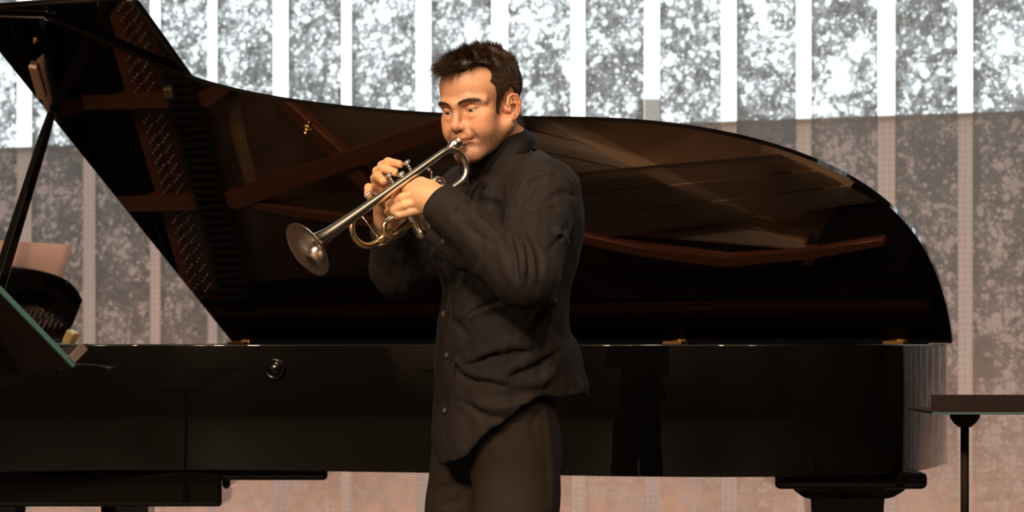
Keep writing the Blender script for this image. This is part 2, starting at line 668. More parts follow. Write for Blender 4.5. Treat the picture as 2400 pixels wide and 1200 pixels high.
# front flap folded back on top of the lid
FL = 0.49
link('lid_flap', prism('lid_flap', [(-0.012, -0.005), (FL, -0.005), (FL, -LIDW + 0.03), (FL - 0.03, -LIDW), (-0.012, -LIDW)], 0.016, 0.036, 0.006, 4), M_LID, piano, (0, 0, RT), (-AL, 0, 0))

# rim: outer wall follows the lid outline
IN = 0.012


def inset(poly, d):
    """offset a closed outline inwards"""
    P = np.array(poly, float)
    n = len(P)
    area = 0.5 * sum(P[i, 0] * P[(i + 1) % n, 1] - P[(i + 1) % n, 0] * P[i, 1] for i in range(n))
    sg = 1 if area > 0 else -1
    out = []
    for i in range(n):
        a, b, c = P[i - 1], P[i], P[(i + 1) % n]
        t1 = (b - a) / (np.linalg.norm(b - a) + 1e-9)
        t2 = (c - b) / (np.linalg.norm(c - b) + 1e-9)
        n1 = np.array([-t1[1], t1[0]]) * sg
        n2 = np.array([-t2[1], t2[0]]) * sg
        m = n1 + n2
        m /= (np.linalg.norm(m) + 1e-9)
        out.append(b + m * d / max(0.5, float(m @ n1)))
    # offset points that came too close to the outline take their neighbour's place
    Q = np.roll(P, -1, 0)
    good = []
    for p in out:
        t = np.clip(((p - P) * (Q - P)).sum(1) / (((Q - P) ** 2).sum(1) + 1e-12), 0, 1)
        good.append(np.sqrt(((P + t[:, None] * (Q - P) - p) ** 2).sum(1)).min() > abs(d) * 0.97)
    for i in range(n):
        if not good[i]:
            for k in range(1, n):
                if good[(i - k) % n]:
                    out[i] = out[(i - k) % n] + 1e-5 * k
                    break
                if good[(i + k) % n]:
                    out[i] = out[(i + k) % n] - 1e-5 * k
                    break
    return [tuple(p) for p in out]


KU = -0.62
rim_uv = [(KU, 0.0)] + [(0.0, 0.0)] + curve + [(0.06, LIDW - 0.015), (0.0, LIDW - 0.002), (KU, LIDW)]
rim_uv = [p for i, p in enumerate(rim_uv) if i == 0 or math.hypot(p[0] - rim_uv[i - 1][0], p[1] - rim_uv[i - 1][1]) > 1e-3]
outer = inset(rim_uv, IN)
inner = inset(outer, 0.05)


def ring(name, o_, i_, z0, z1, bevel=0.0):
    bm = bmesh.new()
    n = len(o_)
    vo0 = [bm.verts.new((p[0], -p[1], z0)) for p in o_]
    vo1 = [bm.verts.new((p[0], -p[1], z1)) for p in o_]
    vi0 = [bm.verts.new((p[0], -p[1], z0)) for p in i_]
    vi1 = [bm.verts.new((p[0], -p[1], z1)) for p in i_]
    top = []
    for k in range(n):
        j = (k + 1) % n
        f = bm.faces.new((vo0[k], vo0[j], vo1[j], vo1[k])); f.smooth = True
        f = bm.faces.new((vi1[k], vi1[j], vi0[j], vi0[k])); f.smooth = True
        bm.faces.new((vo1[k], vo1[j], vi1[j], vi1[k]))
        bm.faces.new((vi0[k], vi0[j], vo0[j], vo0[k]))
    bmesh.ops.recalc_face_normals(bm, faces=bm.faces)
    if bevel:
        bm.edges.ensure_lookup_table()
        es = [e for e in bm.edges if (e.verts[0] in vo1 or e.verts[0] in vo0 or e.verts[0] in vi1) and abs(e.verts[0].co.z - e.verts[1].co.z) < 1e-6 and len(e.link_faces) == 2 and abs(e.link_faces[0].normal.z - e.link_faces[1].normal.z) > 0.5]
        r = bmesh.ops.bevel(bm, geom=es, offset=bevel, segments=3, profile=0.5, affect='EDGES', clamp_overlap=True)
        for f in r['faces']:
            f.smooth = True
    me = bpy.data.meshes.new(name)
    bm.to_mesh(me)
    bm.free()
    return me


link('rim', ring('rim', outer, inner, RB, RT, 0.004), M_BLACK, piano)
inner2 = inset(inner, 0.016)
link('inner_rim', ring('inner_rim', inset(inner, 0.0015), inner2, RB + 0.06, RT - 0.045), M_REDFELT, piano)
sb_poly = [p for p in inset(inner, 0.004)]
link('soundboard', prism('soundboard', [(u, -w) for u, w in sb_poly], RT - 0.215, RT - 0.20), M_SPRUCE, piano)
link('bottom_board', prism('bottom_board', [(u, -w) for u, w in inset(outer, 0.03)], RB + 0.012, RB + 0.03), M_BLACK, piano)


# --- interior seen mirrored in the lid: pixel -> place inside the case
vv_ = NV * math.cos(AL) + np.array([0, 0, 1.0]) * math.sin(AL)
nn_ = np.cross(S, vv_)
nn_ /= np.linalg.norm(nn_)
zz_ = np.array([0, 0, 1.0])
MZ = -zz_ + 2 * (zz_ @ nn_) * nn_
V2 = NV - 2 * (NV @ nn_) * nn_


def inside(px, py, h):
    n2 = np.cross(S, V2)
    r = ray(px, py)
    A = np.array([PA[0], PA[1], 0.0])
    k = ((A + MZ * h) @ n2) / (r @ n2)
    p = r * k - A - MZ * h
    return float(p @ S), float(p @ V2)


def flat_bar(name, pts, width, h, thick, mat):
    """bar following a polyline of (u, w) at depth h below the rim top"""
    P = [np.array([u, -w]) for u, w in pts]
    L_, R_ = [], []
    for i in range(len(P)):
        t = P[min(i + 1, len(P) - 1)] - P[max(i - 1, 0)]
        t /= np.linalg.norm(t)
        nrm = np.array([-t[1], t[0]]) * width / 2
        L_.append(P[i] + nrm)
        R_.append(P[i] - nrm)
    poly = L_ + R_[::-1]
    return link(name, prism(name, poly, RT - h - thick, RT - h, min(0.006, width * 0.2), 2), mat, piano)


# plate: border web, pin block field, struts
web_o = inset(inner2, 0.003)
web_i = inset(web_o, 0.075)
link('plate_border', ring('plate_border', web_o, web_i, RT - 0.125, RT - 0.105), M_IRON, piano)
link('tail_dark_sheet', prism('tail_dark_sheet', [(1.80, -0.165), (2.06, -0.165), (2.09, -0.24), (2.08, -0.32), (2.03, -0.42), (1.97, -0.44), (1.90, -0.36), (1.84, -0.28)], RT - 0.104, RT - 0.094, 0.003), M_IRON, piano)  # near-black sheet added over the tail end of the interior
link('pin_block_plate', prism('pin_block_plate', [(-0.20, -0.10), (-0.075, -0.10), (-0.10, -0.45), (-0.13, -0.85), (-0.16, -1.36), (-0.29, -1.36)], RT - 0.12, RT - 0.10, 0.004), M_PLATE, piano)
link('action_cover', prism('action_cover', [(-0.49, -0.09), (-0.205, -0.09), (-0.295, -1.36), (-0.49, -1.36)], RT - 0.11, RT - 0.07, 0.004), M_BLACK, piano)
flat_bar('string_felt', [inside(px, py, 0.10) for px, py in ((528, 180), (556, 330), (596, 480))], 0.042, 0.112, 0.01, M_BRIDGE)
strut_h = 0.0
for nm, pts, wd in (('plate_strut', [(-0.40, 0.745), (0.06, 0.735), (0.35, 0.90), (0.55, 1.04)], 0.045),
                    ('plate_strut', [(-0.40, 0.425), (0.08, 0.425), (0.45, 0.53), (0.84, 0.635), (1.2, 0.73), (1.45, 0.80)], 0.05),
                    ('plate_strut', [(0.08, 0.42), (0.28, 0.38), (0.71, 0.32), (1.16, 0.29), (1.33, 0.245), (1.57, 0.205), (1.82, 0.23), (2.02, 0.26)], 0.024),
                    ('plate_strut', [(0.27, 0.74), (0.46, 0.53), (0.52, 0.44)], 0.04)):
    flat_bar(nm, pts, wd, 0.055 + strut_h, 0.05, M_PLATE)
    strut_h += 0.004
# dampers across the strings
nd = 46
for k in range(nd):
    w = 0.13 + (1.20 - 0.13) * k / (nd - 1)
    u = 0.0 - 0.05 * (w - 0.4)
    bm = bmesh.new()
    box_bm(bm, (u, -w, RT - 0.062), (0.10, 0.017, 0.045), None, 0.003)
    me = bpy.data.meshes.new('damper')
    bm.to_mesh(me)
    bm.free()
    link('damper', me, M_FELT, piano)
# long bridge
br = [inside(px, py, 0.15) for px, py in ((1310, 300), (1400, 350), (1500, 402), (1600, 455), (1700, 502), (1800, 545), (1890, 572))]
br = [(0.30, 1.0), (0.62, 0.86), (0.9, 0.72)] + br
flat_bar('long_bridge', [tuple(p) for p in catmull(br, 4)], 0.036, 0.115, 0.085, M_BRIDGE)
bb = [inside(px, py, 0.15) for px, py in ((1790, 348), (1880, 388), (1950, 425), (2010, 458))]
flat_bar('bass_bridge', [tuple(p) for p in catmull(bb, 4)], 0.03, 0.115, 0.085, M_BRIDGE)
# strings: too fine to pick apart, one joined part
parts = []


def poly_inside(p, poly):
    x, y = p
    c = False
    for i in range(len(poly)):
        x1, y1 = poly[i]
        x2, y2 = poly[i - 1]
        if (y1 > y) != (y2 > y) and x < (x2 - x1) * (y - y1) / (y2 - y1) + x1:
            c = not c
    return c


def string(a, b, h, r):
    parts.append(tube_geo([(a[0], -a[1], RT - h), (b[0], -b[1], RT - h)], r, 4, False))


brc = catmull(br, 12)
for k in range(96):
    f = k / 95.0
    w0 = 1.24 - 0.80 * f ** 0.95
    q = brc[int(min(len(brc) - 1, 4 + f * (len(brc) - 8)))]
    a = (-0.16, w0)
    d = np.array(q) - np.array(a)
    e = np.array(a) + d * (1.0 + 0.10 / np.linalg.norm(d))
    if poly_inside(tuple(e), inner2):
        string(a, e, 0.10, 0.0011)
bbc = catmull(bb, 12)
for k in range(34):
    f = k / 33.0
    q = bbc[int(min(len(bbc) - 1, f * (len(bbc) - 1)))]
    a = (-0.14, 0.40 - 0.26 * f)
    d = np.array(q) - np.array(a)
    e = np.array(a) + d * (1.0 + 0.07 / np.linalg.norm(d))
    if poly_inside(tuple(e), inner2):
        string(a, e, 0.082, 0.0019)
V, F = join_geo(parts)
tag(link('strings', mesh_np('strings', V, F), M_STRING, piano), kind='stuff')
# tuning pins
parts = []
for k in range(110):
    f = k / 109.0
    for j in range(2):
        parts.append(lathe_geo((-0.150 - 0.075 * f + 0.045 * j + 0.012 * (k % 3), -(0.14 + 1.14 * f), RT - 0.10), (0, 0, 1), [(0, 0.0035), (0.03, 0.0035), (0.031, 0.0)], 6))
V, F = join_geo(parts)
tag(link('tuning_pins', mesh_np('tuning_pins', V, F), M_STRING, piano), kind='stuff')

# keyboard end (beyond the left picture edge): fall board, key block
box('fall_board', (-0.50, -0.75, RT - 0.05), (0.03, 1.32, 0.10), M_BLACK, piano)
box('key_bed', (-0.42, -0.75, RB - 0.02), (0.62, 1.46, 0.04), M_BLACK, piano, bevel=0.01)

box('hinge_rail', ((outer[1][0] + 2.16) / 2, 0.001, RT + 0.006), (2.10, 0.006, 0.014), M_BLACK, piano, None, 0.002)
# hinges on the far edge
for px in (570, 1590, 2105):
    r = ray(px, 800)
    k = (PA[:2] @ NV[:2]) / (r[:2] @ NV[:2])
    u = float((r[:2] * k - PA[:2]) @ S[:2])
    h = link('lid_hinge', mesh_np('lid_hinge', *join_geo([tube_geo([(u - 0.03, -0.012, HZ + 0.005), (u + 0.03, -0.012, HZ + 0.005)], 0.005, 10), ]), True), M_BRASS, piano)
    bm = bmesh.new()
    box_bm(bm, (u, -0.030, HZ + 0.0025), (0.055, 0.032, 0.009), None, 0.001)
    me = bpy.data.meshes.new('hinge_leaf')
    bm.to_mesh(me)
    bm.free()
    link('hinge_leaf', me, M_BRASS, h)

# brass bumper knob under the lid
ku, kv = lid_uv(720, 300)
kn = link('lid_bumper', mesh_np('lid_bumper', *lathe_geo((ku, -kv, 0.001), (0, 0, -1), [(0, 0.0), (0, 0.014), (0.004, 0.013), (0.006, 0.006), (0.016, 0.005), (0.018, 0.008), (0.022, 0.0)], 20)), M_BRASS, piano, (0, 0, RT), (-AL, 0, 0))

# lid prop with its socket under the lid
pu, pv = lid_uv(122, 262)
lidR = Matrix.Rotation(-AL, 4, 'X')


def lid_local(u, v, z):
    p = lidR @ Vector((u, -v, z))
    return np.array([p.x, p.y, p.z + RT])


top = lid_local(pu, pv, -0.004)
wb = W(-62, 806, 6.35)
lb = (np.array([wb[0], wb[1], 0]) - np.array([PA[0], PA[1], 0]))
base = np.array([float(lb @ S), float(lb @ NV) * -1, HZ - 0.05])
dirp = (top - base) / np.linalg.norm(top - base)
q = Vector(dirp).to_track_quat('Z', 'X').to_matrix()
bm = bmesh.new()
L_ = float(np.linalg.norm(top - base))
vs = []
for (zz, wx, wy) in ((0, 0.021, 0.012), (L_ * 0.25, 0.021, 0.012), (L_ * 0.9, 0.0135, 0.010), (L_, 0.010, 0.008)):
    vs.append([bm.verts.new(Vector(base) + q @ Vector((sx * wx, sy * wy, zz))) for sx, sy in ((-1, -1), (1, -1), (1, 1), (-1, 1))])
for i in range(3):
    for k in range(4):
        j = (k + 1) % 4
        bm.faces.new((vs[i][k], vs[i][j], vs[i + 1][j], vs[i + 1][k]))
bm.faces.new(vs[0][::-1])
bm.faces.new(vs[3])
bmesh.ops.bevel(bm, geom=list(bm.edges), offset=0.003, segments=2, profile=0.5, affect='EDGES', clamp_overlap=True)
me = bpy.data.meshes.new('lid_prop')
bm.to_mesh(me)
bm.free()
link('lid_prop', me, M_BLACK, piano)
c0 = lid_uv(78, 150)
c1 = lid_uv(100, 226)
dx = np.array([c1[0] - c0[0], -(c1[1] - c0[1])])
ln = float(np.linalg.norm(dx))
rz = math.atan2(dx[1], dx[0])
bm = bmesh.new()
box_bm(bm, ((c0[0] + c1[0]) / 2, -(c0[1] + c1[1]) / 2, -0.006), (ln, 0.022, 0.012), Matrix.Rotation(rz, 3, 'Z'), 0.003)
me = bpy.data.meshes.new('prop_socket')
bm.to_mesh(me)
bm.free()
link('prop_socket', me, new_mat('socket_wood', (0.45, 0.30, 0.20), 0.5, noise=0.15), piano, (0, 0, RT), (-AL, 0, 0))
pn = lid_uv(83, 92)
link('prop_pin', mesh_np('prop_pin', *lathe_geo((pn[0], -pn[1], 0.001), (0, 0, -1), [(0, 0.0), (0, 0.007), (0.003, 0.007), (0.004, 0.004), (0.012, 0.004), (0.013, 0.0)], 14)), M_BRASS, piano, (0, 0, RT), (-AL, 0, 0))

# round lock knob on the bent side
kd = 6.24
kp = W(640, 865, kd)


def to_piano(p):
    d = np.array([p[0] - PA[0], p[1] - PA[1], 0])
    return np.array([float(d @ S), -float(d @ NV), p[2]])


def rim_hit(px):
    """outer rim point nearest the hall at pixel column px: (u, -w) and outward direction"""
    best = None
    for i in range(len(outer) - 1):
        a, b = np.array(outer[i]), np.array(outer[i + 1])
        for f in np.linspace(0, 1, 12):
            u, w = a + (b - a) * f
            p = PA + S * u + NV * w
            x = 1200 + FPX * p[0] / p[1]
            if abs(x - px) < 6 and (best is None or p[1] < best[0]):
                t = (b - a) / (np.linalg.norm(b - a) + 1e-9)
                nrm = np.array([-t[1], t[0]])
                # outward: towards the hall
                if nrm[1] < 0:
                    nrm = -nrm
                best = (p[1], u, w, nrm)
    return best


dk, uk, wk, nk = rim_hit(640)
zk = CAMZ - (865 - HOR) / FPX * dk
kax = (nk[0], -nk[1], 0)
kn = link('lock_knob', mesh_np('lock_knob', *lathe_geo((uk - nk[0] * 0.004, -(wk - nk[1] * 0.004), zk), kax, [(0, 0.027), (0.010, 0.027), (0.014, 0.024), (0.014, 0.020), (0.010, 0.018), (0.010, 0.016), (0.016, 0.014), (0.019, 0.008), (0.020, 0.0)], 32)), M_BLACK, piano)

# legs: block, collar, tapering post, caster
def leg(uc, wc, sx, sy):
    rr = Matrix.Rotation(TH, 3, 'Z')
    bl = box('leg_block', (uc, -wc, RB - 0.019), (sx, sy, 0.042), M_BLACK, piano, rr, 0.014, 3)
    bm = bmesh.new()
    prof = [(RB - 0.040, sx * 0.37), (RB - 0.046, sx * 0.36), (RB - 0.062, sx * 0.30), (RB - 0.066, sx * 0.27), (RB - 0.068, sx * 0.245), (0.20, sx * 0.17), (0.13, sx * 0.16), (0.12, sx * 0.20), (0.10, sx * 0.20), (0.09, sx * 0.10)]
    loops = []
    for z_, hw in prof:
        hy = hw * sy / sx
        loops.append([bm.verts.new(Vector((uc, -wc, z_)) + rr @ Vector((a * hw, b * hy, 0))) for a, b in ((-1, -1), (1, -1), (1, 1), (-1, 1))])
    for i in range(len(loops) - 1):
        for k in range(4):
            j = (k + 1) % 4
            bm.faces.new((loops[i][k], loops[i + 1][k], loops[i + 1][j], loops[i][j]))
    bm.faces.new(loops[0])
    bm.faces.new(loops[-1][::-1])
    bmesh.ops.recalc_face_normals(bm, faces=bm.faces)
    me = bpy.data.meshes.new('leg')
    bm.to_mesh(me)
    bm.free()
    lg = link('leg', me, M_BLACK, piano)
    link('caster', mesh_np('caster', *join_geo([lathe_geo((uc - 0.02, -wc, 0.045), (1, 0, 0), [(0, 0), (0, 0.045), (0.04, 0.045), (0.04, 0)], 20), tube_geo([(uc, -wc, 0.04), (uc, -wc, 0.10)], 0.012, 10)])), M_BRASS, lg)


leg(2.035, 0.405, 0.37, 0.30)
leg(-0.02, 1.12, 0.30, 0.30)
leg(-0.20, 0.25, 0.30, 0.30)
# beam under the treble end, rounded at its right end
e0 = to_piano(W(775, 1125, 6.45))
rr = Matrix.Rotation(TH, 3, 'Z')
box('bottom_beam', (e0[0] - 0.42 * math.cos(TH), e0[1] - 0.42 * math.sin(TH), RB - 0.008), (0.84, 0.22, 0.036), M_BLACK, piano, rr, 0.012, 3)

e1 = to_piano(W(160, 1160, 6.45))
box('lower_case', (e1[0], e1[1], 0.663), (0.80, 0.24, 0.092), M_BLACK, piano, rr, 0.010, 3)
e2 = to_piano(W(400, 1150, 6.5))
box('lower_case_step', (e2[0], e2[1], 0.680), (0.32, 0.16, 0.050), M_BLACK, piano, rr, 0.014, 3)

# music desk at the keyboard end
dk_d = 7.35
desk_px = [(165, 803), (200, 668), (196, 655), (170, 645), (130, 636), (80, 630), (30, 628), (-40, 632), (-110, 645), (-150, 670), (-120, 806)]
# the desk stands in a plane across the piano, leaning towards the tail
du = -0.345
lean = math.radians(20)
bm = bmesh.new()
HD = 0.222
prof = []
for i in range(25):
    f = i / 24
    w = 0.36 + 0.78 * f
    h = HD * (0.82 + 0.18 * math.sin(math.pi * min(1, max(0, f)))) - 0.05 * (abs(2 * f - 1) ** 6)
    prof.append((w, h))
pts = [(0.40, 0.0)] + [(0.37, 0.06)] + prof + [(1.13, 0.06), (1.10, 0.0)]
rows = []
for off in (0.0, 0.018):
    row = []
    for w, h in pts:
        row.append(bm.verts.new((du + h * math.sin(lean) + off * math.cos(lean), -w, RT + 0.002 + h * math.cos(lean) - off * math.sin(lean) + 0.007)))
    rows.append(row)
bm.faces.new(rows[0])
bm.faces.new(rows[1][::-1])
for i in range(len(pts)):
    j = (i + 1) % len(pts)
    bm.faces.new((rows[0][j], rows[0][i], rows[1][i], rows[1][j]))
bmesh.ops.recalc_face_normals(bm, faces=bm.faces)
me = bpy.data.meshes.new('music_desk')
bm.to_mesh(me)
bm.free()
link('music_desk', me, M_BLACK, piano)

# ------------------------------------------------------------------ distance-field modelling
def smin(a, b, k):
    if k <= 0:
        return np.minimum(a, b)
    h = np.clip(0.5 + 0.5 * (b - a) / k, 0, 1)
    return b * (1 - h) + a * h - k * h * (1 - h)


def d_ell(P, c, r, R=None):
    q = P - np.asarray(c, float)
    if R is not None:
        q = q @ R            # columns of R are the ellipsoid axes
    r = np.asarray(r, float)
    k0 = np.sqrt(((q / r) ** 2).sum(1)) + 1e-9
    k1 = np.sqrt(((q / (r * r)) ** 2).sum(1)) + 1e-9
    return k0 * (k0 - 1.0) / k1


def d_cone(P, a, b, ra, rb):
    a, b = np.asarray(a, float), np.asarray(b, float)
    ab = b - a
    t = np.clip(((P - a) @ ab) / (ab @ ab + 1e-12), 0, 1)
    return np.sqrt(((P - a - t[:, None] * ab) ** 2).sum(1)) - (ra + (rb - ra) * t)


def d_chain(P, pts, rad, k=0.0):
    d = None
    for i in range(len(pts) - 1):
        x = d_cone(P, pts[i], pts[i + 1], rad[i], rad[i + 1])
        d = x if d is None else smin(d, x, k)
    return d


class Field:
    def __init__(self):
        self.ops = []

    def ell(self, c, r, k=0.0, R=None, sub=False):
        self.ops.append((lambda P: d_ell(P, c, r, R), k, sub)); return self

    def cone(self, a, b, ra, rb, k=0.0, sub=False):
        self.ops.append((lambda P: d_cone(P, a, b, ra, rb), k, sub)); return self

    def chain(self, pts, rad, k=0.0, sub=False, kin=0.0):
        A = np.array([np.asarray(p, float) for p in pts])
        mg = max(rad) + k + 0.03
        lo, hi = A.min(0) - mg, A.max(0) + mg
        far_ok = sub or max(rad) < 0.02              # small pieces: skip points that are far away

        def f(P):
            if not far_ok:
                return d_chain(P, A, rad, kin)
            m = ((P > lo) & (P < hi)).all(1)
            d = np.full(len(P), 10.0)
            if m.any():
                d[m] = d_chain(P[m], A, rad, kin)
            return d
        self.ops.append((f, k, sub)); return self

    def fn(self, f, k=0.0, sub=False):
        self.ops.append((f, k, sub)); return self

    def cut(self, f, k=0.0):
        """keep only where f < 0"""
        self.ops.append((f, k, 'cut')); return self

    def __call__(self, P):
        d = np.full(len(P), 10.0)
        for f, k, sub in self.ops:
            x = f(P)
            if sub is False:
                d = smin(d, x, k)
            elif sub == 'cut':
                d = -smin(-d, -x, k)
            else:
                d = -smin(-d, x, k)
        return d


def surface(field, lo, hi, h):
    """surface-net mesh of a distance field, sampled finely only near the surface"""
    lo, hi = np.asarray(lo, float), np.asarray(hi, float)
    C = 4
    nc = np.ceil((hi - lo) / (C * h)).astype(int)
    g = [lo[i] + (np.arange(nc[i]) + 0.5) * C * h for i in range(3)]
    G = np.stack(np.meshgrid(*g, indexing='ij'), -1).reshape(-1, 3)
    dc = field(G).reshape(nc)
    mask = np.abs(dc) < C * h * 2.1
    nf = nc * C
    D = np.repeat(np.repeat(np.repeat(dc, C, 0), C, 1), C, 2).astype(np.float32)
    idx = np.argwhere(np.repeat(np.repeat(np.repeat(mask, C, 0), C, 1), C, 2))
    for s in range(0, len(idx), 400000):
        sub = idx[s:s + 400000]
        D[sub[:, 0], sub[:, 1], sub[:, 2]] = field(lo + (sub + 0.5) * h)
    ins = D < 0
    cs = np.zeros(tuple(nf - 1), dtype=np.int8)
    for dx in (0, 1):
        for dy in (0, 1):
            for dz in (0, 1):
                cs += ins[dx:nf[0] - 1 + dx, dy:nf[1] - 1 + dy, dz:nf[2] - 1 + dz]
    cells = np.argwhere((cs > 0) & (cs < 8))
    vid = np.full(tuple(nf - 1), -1, dtype=np.int64)
    vid[cells[:, 0], cells[:, 1], cells[:, 2]] = np.arange(len(cells))
    acc = np.zeros((len(cells), 3))
    cnt = np.zeros(len(cells))
    corners = [(x, y, z) for x in (0, 1) for y in (0, 1) for z in (0, 1)]
    vals = {c: D[cells[:, 0] + c[0], cells[:, 1] + c[1], cells[:, 2] + c[2]].astype(float) for c in corners}
    for c in corners:
        for ax in range(3):
            if c[ax] == 0:
                e = list(c); e[ax] = 1; e = tuple(e)
                a, b = vals[c], vals[e]
                m = (a < 0) != (b < 0)
                t = np.where(m, a / np.where(m, a - b, 1.0), 0)
                p = np.tile(np.array(c, float), (len(cells), 1))
                p[:, ax] = t
                acc[m] += p[m]
                cnt[m] += 1
    V = lo + (cells + acc / np.maximum(cnt, 1)[:, None] + 0.5) * h
    F = []
    for ax in range(3):
        u, v = (ax + 1) % 3, (ax + 2) % 3
        sl0 = [slice(None)] * 3; sl1 = [slice(None)] * 3
        sl0[ax] = slice(0, nf[ax] - 1); sl1[ax] = slice(1, nf[ax])
        a, b = ins[tuple(sl0)], ins[tuple(sl1)]
        E = np.argwhere(a != b)
        ok = (E[:, u] > 0) & (E[:, v] > 0) & (E[:, u] < nf[u] - 1) & (E[:, v] < nf[v] - 1)
        E = E[ok]
        fl = a[E[:, 0], E[:, 1], E[:, 2]]
        q = []
        for du_, dv_ in ((-1, -1), (0, -1), (0, 0), (-1, 0)):
            I = E.copy(); I[:, u] += du_; I[:, v] += dv_
            q.append(vid[I[:, 0], I[:, 1], I[:, 2]])
        Q = np.stack(q, 1)
        Q[~fl] = Q[~fl][:, ::-1]
        F.append(Q)
    F = np.concatenate(F)
    F = F[(F >= 0).all(1)]
    return V, F


def relax(V, F, it=1, lam=0.5):
    V = V.copy()
    for _ in range(it):
        acc = np.zeros_like(V); cnt = np.zeros(len(V))
        for i in range(4):
            j = (i + 1) % 4
            np.add.at(acc, F[:, i], V[F[:, j]]); np.add.at(cnt, F[:, i], 1)
            np.add.at(acc, F[:, j], V[F[:, i]]); np.add.at(cnt, F[:, j], 1)
        V += lam * (acc / np.maximum(cnt, 1)[:, None] - V)
    return V


def fast_mesh(name, V, F, col=None):
    me = bpy.data.meshes.new(name)
    V = np.ascontiguousarray(V, dtype=np.float32)
    F = np.ascontiguousarray(F, dtype=np.int32)
    me.vertices.add(len(V))
    me.vertices.foreach_set('co', V.ravel())
    me.loops.add(F.size)
    me.loops.foreach_set('vertex_index', F.ravel())
    me.polygons.add(len(F))
    me.polygons.foreach_set('loop_start', np.arange(0, F.size, F.shape[1], dtype=np.int32))
    me.polygons.foreach_set('loop_total', np.full(len(F), F.shape[1], dtype=np.int32))
    me.update(calc_edges=True)
    me.polygons.foreach_set('use_smooth', np.ones(len(F), dtype=bool))
    if col is not None:
        at = me.color_attributes.new('Col', 'FLOAT_COLOR', 'POINT')
        at.data.foreach_set('color', np.concatenate([col, np.ones((len(col), 1))], 1).astype(np.float32).ravel())
    me.validate()
    return me


def vnoise(P, scale, seed=0):
    """cheap smooth value noise, -1..1"""
    rs = np.random.RandomState(seed)
    out = np.zeros(len(P))
    for _ in range(5):
        k = rs.normal(size=3) * scale
        out += np.sin(P @ k + rs.uniform(0, 6.28))
    return out / 2.5


# ------------------------------------------------------------------ pose: head and trumpet frames
def rot_cols(x, y, z):
    return np.stack([x, y, z], 1)


PSI, PITCH = math.radians(35), math.radians(14)
hx = np.array([math.cos(PSI), -math.sin(PSI), 0])
hf = np.array([-math.sin(PSI), -math.cos(PSI), 0])
hy = hf * math.cos(PITCH) - zz_ * math.sin(PITCH)
hz = hf * math.sin(PITCH) + zz_ * math.cos(PITCH)
RO = math.radians(2.5)                              # slight tilt towards his right shoulder
hx, hz = hx * math.cos(RO) + hz * math.sin(RO), hz * math.cos(RO) - hx * math.sin(RO)
HR = rot_cols(hx, hy, hz)
HS = 0.925
HO = W(1127, 244, 5.10)


def head_w(p):
    return HO + HS * (np.asarray(p, float) @ HR.T)


def head_l(P):
    return (np.asarray(P) - HO) @ HR / HS


MP = head_w((0.003, 0.108, -0.0645))                 # mouthpiece rim
TLEN = 0.43
lo_, hi_ = 4.2, MP[1]
for _ in range(60):
    md = (lo_ + hi_) / 2
    if np.linalg.norm(W(722, 583, md) - MP) > TLEN:
        lo_ = md
    else:
        hi_ = md
BELL_D = md
TD = W(722, 583, BELL_D) - MP
TD /= np.linalg.norm(TD)
w0 = -zz_ - (-zz_ @ TD) * TD
w0 /= np.linalg.norm(w0)
c0_ = np.cross(w0, TD)
if c0_[1] > 0:
    c0_ = -c0_                                     # player's left, towards the camera
ROLL = math.radians(8)
TW = w0 * math.cos(ROLL) + c0_ * math.sin(ROLL)
TC = c0_ * math.cos(ROLL) - w0 * math.sin(ROLL)
BC, BB = 0.034, -0.008                             # bell tube offsets
# aim so that the bell, which sits beside the lead pipe, lands where the photo has it
TD = (W(722, 583, BELL_D) - TC * BC - TW * BB - MP)
TD /= np.linalg.norm(TD)
TW = TW - (TW @ TD) * TD
TW /= np.linalg.norm(TW)
TC = np.cross(TW, TD)
if TC[1] > 0:
    TC = -TC


def T(a, b, c):
    return MP + a * TD + b * TW + c * TC


# ------------------------------------------------------------------ trumpet
M_SILVER = new_mat('silver_plate', (0.93, 0.89, 0.83), 0.19, 1.0, noise=0.10, nscale=40)
M_GOLDWASH = new_mat('gold_wash', (0.90, 0.72, 0.42), 0.24, 1.0, noise=0.1, nscale=40)
tr_root = empty('trumpet', (0, 0, 0))
tag(tr_root, 'silver trumpet held to the lips of the man in black', 'trumpet')


def tpart(name, geo, mat=M_SILVER, parent=None):
    me = mesh_np(name, *geo)
    bm = bmesh.new()
    bm.from_mesh(me)
    bmesh.ops.recalc_face_normals(bm, faces=bm.faces)
    bm.to_mesh(me)
    bm.free()
    me.polygons.foreach_set('use_smooth', np.ones(len(me.polygons), dtype=bool))
    return link(name, me, mat, parent or tr_root)


def arc(ca, cb, c, r, a0, a1, n=14):
    return [T(ca + r * math.cos(x), cb + r * math.sin(x), c) for x in np.linspace(a0, a1, n)]


